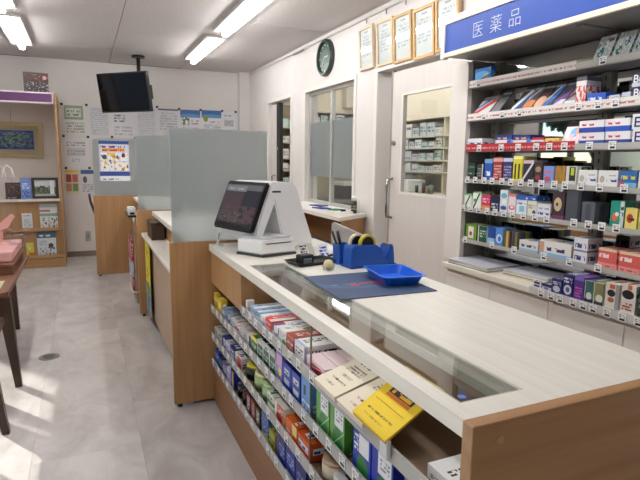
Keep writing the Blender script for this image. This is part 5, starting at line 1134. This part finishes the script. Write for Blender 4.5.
for (x0, x1, yt, ds, mt, kw) in [(575, 585.5, 77, 'tall white and red box', P((230, 226, 228), (('n', 0, 1, .1, .7, (214, 80, 70), 4, .5), ('r', 0, 1, .86, 1, (90, 90, 100)))), {}),
        (586.5, 606, 93, 'low blue box with white word', P((34, 86, 190), (txt((226, 234, 246), .1, .8, .4, .8, 1, 5),)), {}),
        (609, 620, 95, 'low white box with grey pattern', P((216, 218, 224), (('n', 0, 1, .1, .9, (130, 140, 160), 7, .55),)), {}),
        (621.5, 631, 92, 'small pale blue box', P((190, 200, 222), (txt(NV, .1, .9, .3, .7, 1, 4),)), {})]:
    good(1, gk, x0, x1, yt, ds, mt, **kw); gk += 1
for k, (lf, ds) in enumerate(((0, 'navy box with white letters, lower of the pair'), (.052, 'navy box with white letters, upper of the pair'))):
    o = good(1, gk + k, 632, 655, 80, ds, P((34, 40, 84), (('r', 0, 1, .0, .3, (200, 206, 220)),)), lift=lf, h=.05)
    w0 = wloc(o)
    text_obj('print', 'Bu', .042, plain('white_print', (236, 238, 244), .4), o, (gx + .0055, ypx(633, w0.z + .02, gx + .006), w0.z + .016), (0, -1, 0), (0, 0, 1), .0004, bold=.0005)
# cabinet top: paper piles and a front row of boxes
CT = .7325
def pile(x0, x1, y0, y1, n, c0, label, yaw):
    e = empty('magazine_pile', ((x0 + x1) / 2, (y0 + y1) / 2, CT), label, 'paper pile', 'paper piles on the cabinet')
    cols = [(206, 208, 222), (226, 206, 150), (150, 150, 160), (226, 226, 230), (196, 190, 150)]
    for k in range(n):
        bm = box(bmesh.new(), x0, x1, y0, y1, CT + .0005 + k * .0062, CT + .006 + k * .0062); rot_bm(bm, yaw + random.uniform(-.05, .05), ((x0 + x1) / 2, (y0 + y1) / 2, 0)); obj('magazine', bm, plain('mag_%d' % ((k + c0) % 5), cols[(k + c0) % 5], .35), e)
pile(1.87, 2.10, 2.08, 2.385, 4, 2, 'thick magazine pile at the far end of the cabinet top', 0)
pile(1.935, 2.12, 1.76, 2.02, 5, 1, 'slanting magazine pile in the middle of the cabinet top', .12)
CR_ = [(533, 541.5, 291, 'white box with navy bars', P((222, 222, 230), (('r', .15, .85, .55, .9, (50, 50, 100)), ('r', .15, .85, .1, .4, (50, 50, 100))))),
       (542.5, 551, 284, 'white and navy box with picture', P((206, 206, 220), (('r', 0, 1, .5, .95, (46, 46, 96)), ('e', .5, .25, .3, .2, (110, 120, 160))))),
       (551.5, 562, 279, 'navy box with white washer picture', P((44, 48, 108), (('e', .5, .3, .35, .22, (190, 196, 210)), txt((220, 222, 236), .1, .9, .6, .85, 2, 4)))),
       (562.5, 573, 274.5, 'dark blue box with white ring', P((38, 42, 104), (('e', .5, .3, .38, .22, (206, 210, 220)), ('e', .5, .3, .2, .12, (80, 90, 130)), txt((226, 226, 240), .1, .9, .62, .9, 2, 4)))),
       (573.5, 583.5, 277, 'purple box', P((84, 58, 138), (txt((190, 90, 170), .1, .9, .1, .6, 4, 3), ('r', 0, 1, .85, 1, (120, 110, 180))))),
       (584, 592.5, 281, 'teal box with white leaf', P((62, 98, 100), (('e', .6, .3, .35, .18, (206, 214, 214)), ('r', 0, .12, 0, 1, (150, 180, 176)), ('r', 0, 1, 0, .15, (30, 34, 60))))),
       (593, 603.5, 283, 'olive box with pale leaf', P((128, 130, 86), (('e', .6, .3, .35, .18, (214, 214, 204)), ('r', 0, 1, 0, .15, (40, 44, 60)), ('r', 0, .1, 0, 1, (190, 196, 170))))),
       (604.5, 618.5, 283.5, 'white box with black disc and orange top', P((216, 208, 200), (('e', .45, .62, .3, .14, (46, 40, 42)), ('r', .3, .7, .8, .97, (190, 100, 60)), ('e', .45, .35, .25, .1, (170, 110, 80)), ('r', .75, 1, 0, 1, (150, 154, 154))))),
       (620.5, 635.5, 285, 'larger white box with black disc', P((218, 212, 206), (('e', .45, .66, .42, .16, (40, 36, 38)), ('r', .4, .7, .84, 1, (200, 110, 60)), txt((150, 80, 60), .1, .8, .1, .4, 3, 3)))),
       (637, 650, 288, 'dark green box at the frame edge', P((40, 52, 46), (txt((120, 150, 120), .1, .9, .3, .7, 2, 3),)))]
for k, (x0, x1, yt, ds, mt) in enumerate(CR_):
    X = 1.872; zb = CT
    ya = ypx(x0, zb + .04, X); yb = ypx(x1, zb + .04, X); h = zpx((x0 + x1) / 2, yt, X) - zb
    tag(obj('medicine_box', bx(X, X + (.02 if k == 0 else .13), yb + .0015, ya - .0015, zb, zb + max(h, .03)), mt), ('%s on the cabinet top, %s from its far end' % (ds, ORD[k]) if len(ds.split()) < 7 else ds + ' on the cabinet top'), 'box', 'boxes on the cabinet top')
rail = obj('cabinet_rail', bx(1.846, 1.8495, .6, 1.76, .706, .738), plain('rail_clear_white', (206, 206, 208), .25), gd)
for px in (541, 551, 560, 573, 583, 593, 607, 622, 638):
    inst_mesh('price_tag', TAGME, (1.8445, ypx(px, .715, 1.845), .703), rail)

# ================================================================== left foreground
# magazine table
tb = empty('magazine_table', (-.62, 3.9, 0), 'brown wooden table with tapered dark legs at the left edge', 'table')
obj('table_top', prism(bmesh.new(), [(-.86, 3.27), (-.47, 3.27), (-.42, 3.32), (-.42, 4.55), (-.86, 4.55)], pf2, .525, .55), BROWNT, tb)
def tleg(x, y, top, parent, lean=(0, 0), w0=.016, w1=.03, mat=DARKW):
    bm = bmesh.new()
    A_ = [bm.verts.new((x + sx * w0, y + sy * w0, 0)) for sx, sy in ((-1, -1), (1, -1), (1, 1), (-1, 1))]
    B_ = [bm.verts.new((x + lean[0] + sx * w1, y + lean[1] + sy * w1, top)) for sx, sy in ((-1, -1), (1, -1), (1, 1), (-1, 1))]
    for i in range(4): bm.faces.new((A_[i], A_[(i + 1) % 4], B_[(i + 1) % 4], B_[i]))
    bm.faces.new(list(reversed(A_))); bm.faces.new(B_)
    return obj('leg', bm, mat, parent)
tleg(-.40, 3.295, .525, tb, (-.045, .02), .017, .034); tleg(-.52, 4.45, .525, tb, (-.02, -.02)); tleg(-.83, 3.32, .525, tb, (.02, .02)); tleg(-.83, 4.5, .525, tb, (.02, -.02))
obj('apron', bx(-.80, -.485, 3.31, 3.33, .46, .525), DARKW, tb)
tag(obj('leaflet', bx(-.62, -.47, 3.36, 3.62, .5505, .553), printed((206, 214, 170), (txt((90, 110, 80), .1, .9, .2, .8, 5, 8),))), 'pale green leaflet on the brown table', 'leaflet')
# wooden tray with pink parcel
tr = empty('wooden_riser', (-.62, 4.15, .55), 'brown wooden riser tray on the back of the table', 'tray')
obj('riser_top', box(bmesh.new(), -.84, -.44, 3.80, 4.5, .60, .62, .002), BROWNT, tr); obj('riser_front', box(bmesh.new(), -.84, -.445, 3.81, 3.828, .5505, .60, .001), BROWNT, tr); obj('riser_side', box(bmesh.new(), -.47, -.45, 3.83, 4.48, .5505, .60, .001), DARKW, tr)
PINKM = plain('pink_paper', (232, 176, 172), .55)
pk_ = empty('pink_parcel', (-.65, 4.15, .62), 'pink paper parcel wrapped in clear film on the riser tray', 'parcel')
bm = box(bmesh.new(), -.83, -.455, 3.87, 4.45, .6205, .69, .01, 2)
for v in bm.verts: v.co.x += (v.co.z - .62) * .1
obj('parcel_body', bm, PINKM, pk_)
bm = bmesh.new(); prism(bm, [(-.66, .79), (-.56, .83), (-.485, .90), (-.462, .88), (-.51, .80), (-.64, .752)], lambda p, a_: Vector((p[0], a_, p[1])), 4.25, 4.262); obj('paper_flap', bm, PINKM, pk_)
obj('inner_box', box(bmesh.new(), -.82, -.56, 4.05, 4.40, .6905, .76, .004), plain('pink_box', (224, 160, 160), .5), pk_)
bm = bmesh.new()
NX, NY = 10, 8; vv = []
for i in range(NX + 1):
    rw = []
    for j in range(NY + 1):
        fx, fy = i / NX, j / NY
        rw.append(bm.verts.new((-.84 + .45 * fx, 3.85 + .58 * fy, .698 + .02 * math.sin(fx * 9 + fy * 5) * math.sin(fy * 7) + (.09 * fy if fx < .8 else .05 * fy) + .012 * random.random())))
    vv.append(rw)
for i in range(NX):
    for j in range(NY): bm.faces.new((vv[i][j], vv[i + 1][j], vv[i + 1][j + 1], vv[i][j + 1]))
FILMC = glass('cellophane', (252, 252, 253))
obj('clear_film', bm, FILMC, pk_, smooth=False)
# clear bag with loop handles standing behind
bg_ = empty('plastic_bag', (-.535, 4.477, .62), 'clear plastic bag with loop handles behind the pink parcel', 'bag')
bm = bmesh.new(); ring = []
for k in range(8):
    zz_ = .6208 + .075 * k; w_ = .092 - .004 * k
    ring.append([Vector((-.535 + w_ * math.cos(2 * math.pi * i / 16) * (1 + .08 * random.random()), 4.477 + .017 * math.sin(2 * math.pi * i / 16) * (1 + .2 * random.random()), zz_)) for i in range(16)])
V = loft(bm, ring); bm.faces.new(list(reversed(V[0]))); obj('bag_body', bm, FILMC, bg_)
for dx in (-.06, -.01):
    bm = bmesh.new(); tube(bm, [(-.535 + dx, 4.477, 1.13), (-.53 + dx, 4.477, 1.20), (-.505 + dx, 4.477, 1.235), (-.475 + dx, 4.477, 1.21), (-.46 + dx, 4.477, 1.13)], .006); obj('loop_handle', bm, plain('bag_white', (240, 240, 242), .2), bg_)
# dark stool whose leg comes into the frame
fc = empty('waiting_stool', (-.66, 2.95, 0), 'dark wooden waiting stool mostly outside the left frame edge', 'stool')
tleg(-.398, 2.725, .40, fc, (-.055, 0), .015, .028)
tleg(-.70, 2.725, .40, fc, (.02, 0), .014, .026); tleg(-.70, 3.15, .40, fc, (.02, -.02), .014, .026); tleg(-.52, 3.15, .40, fc, (-.02, -.02), .014, .026)
obj('seat', box(bmesh.new(), -.74, -.43, 2.69, 3.18, .4005, .45, .012, 2), DARKW, fc)
# floor drain cover
fd = empty('floor_drain', (-.27, 3.727, 0), 'round grey metal drain cover in the tiled floor', 'drain cover')
bm = bmesh.new(); cyl(bm, (-.27, 3.727, .0002), (-.27, 3.727, .004), .062, n=28); dc = obj('cover', bm, plain('drain_metal', (150, 148, 146), .35, .7), fd)
bm = bmesh.new(); cyl(bm, (-.27, 3.727, .0041), (-.27, 3.727, .0055), .038, n=24); obj('centre_cap', bm, plain('drain_dark', (110, 108, 106), .4, .7), dc)

# ================================================================== outside, seen in the mirror through the street windows
tag(obj('street_ground', bx(-40, XL - .14, -20, 40, -.3, -.15), noisy('asphalt', (84, 92, 104), (70, 78, 90), (2, 2, 2), .9)), 'grey asphalt outside the street windows', 'ground', kind='structure')
BARK = noisy('bark', (70, 58, 48), (50, 42, 36), (20, 20, 4), .9); LEAF = noisy('leaves', (58, 80, 48), (36, 54, 32), (3, 3, 3), .8)
for k, (tx_, ty_, s_) in enumerate(((-9.5, 11.0, 1.0), (-11.5, 7.5, 1.15), (-12.5, 14.5, 1.2))):
    e = empty('street_tree', (tx_, ty_, -.15), ['street tree mirrored between the shelf uprights', 'street tree outside nearest the street windows camera end', 'street tree outside farthest along the street'][k], 'tree', 'street trees')
    bm = bmesh.new(); cyl(bm, (tx_, ty_, -.15), (tx_, ty_, 2.6 * s_), .16, .1, n=10); obj('trunk', bm, BARK, e)
    for j in range(6):
        a = j * 1.05 + k; bm = bmesh.new(); tube(bm, [(tx_, ty_, (1.3 + .2 * j) * s_), (tx_ + .5 * math.cos(a), ty_ + .5 * math.sin(a), (1.9 + .2 * j) * s_), (tx_ + 1.0 * math.cos(a), ty_ + 1.0 * math.sin(a), (2.2 + .25 * j) * s_)], .045, 6); obj('branch', bm, BARK, e)
    bm = bmesh.new()
    for j in range(900):
        u = Vector((random.gauss(0, 1), random.gauss(0, 1), random.gauss(0, 1))).normalized() * random.uniform(.45, 1) ** .5
        p = Vector((tx_, ty_, 3.3 * s_)) + Vector((u.x * 1.7, u.y * 1.7, u.z * 1.3)) * s_
        q = Matrix.Rotation(random.uniform(0, 6.3), 3, Vector((random.random(), random.random(), random.random())).normalized())
        vs = [bm.verts.new(p + q @ Vector(c_) * .13) for c_ in ((-1, -.6, 0), (1, -.6, .1), (1, .6, 0), (-1, .6, .1))]; bm.faces.new(vs)
    o = obj('crown', bm, LEAF, e); o['kind'] = 'stuff'
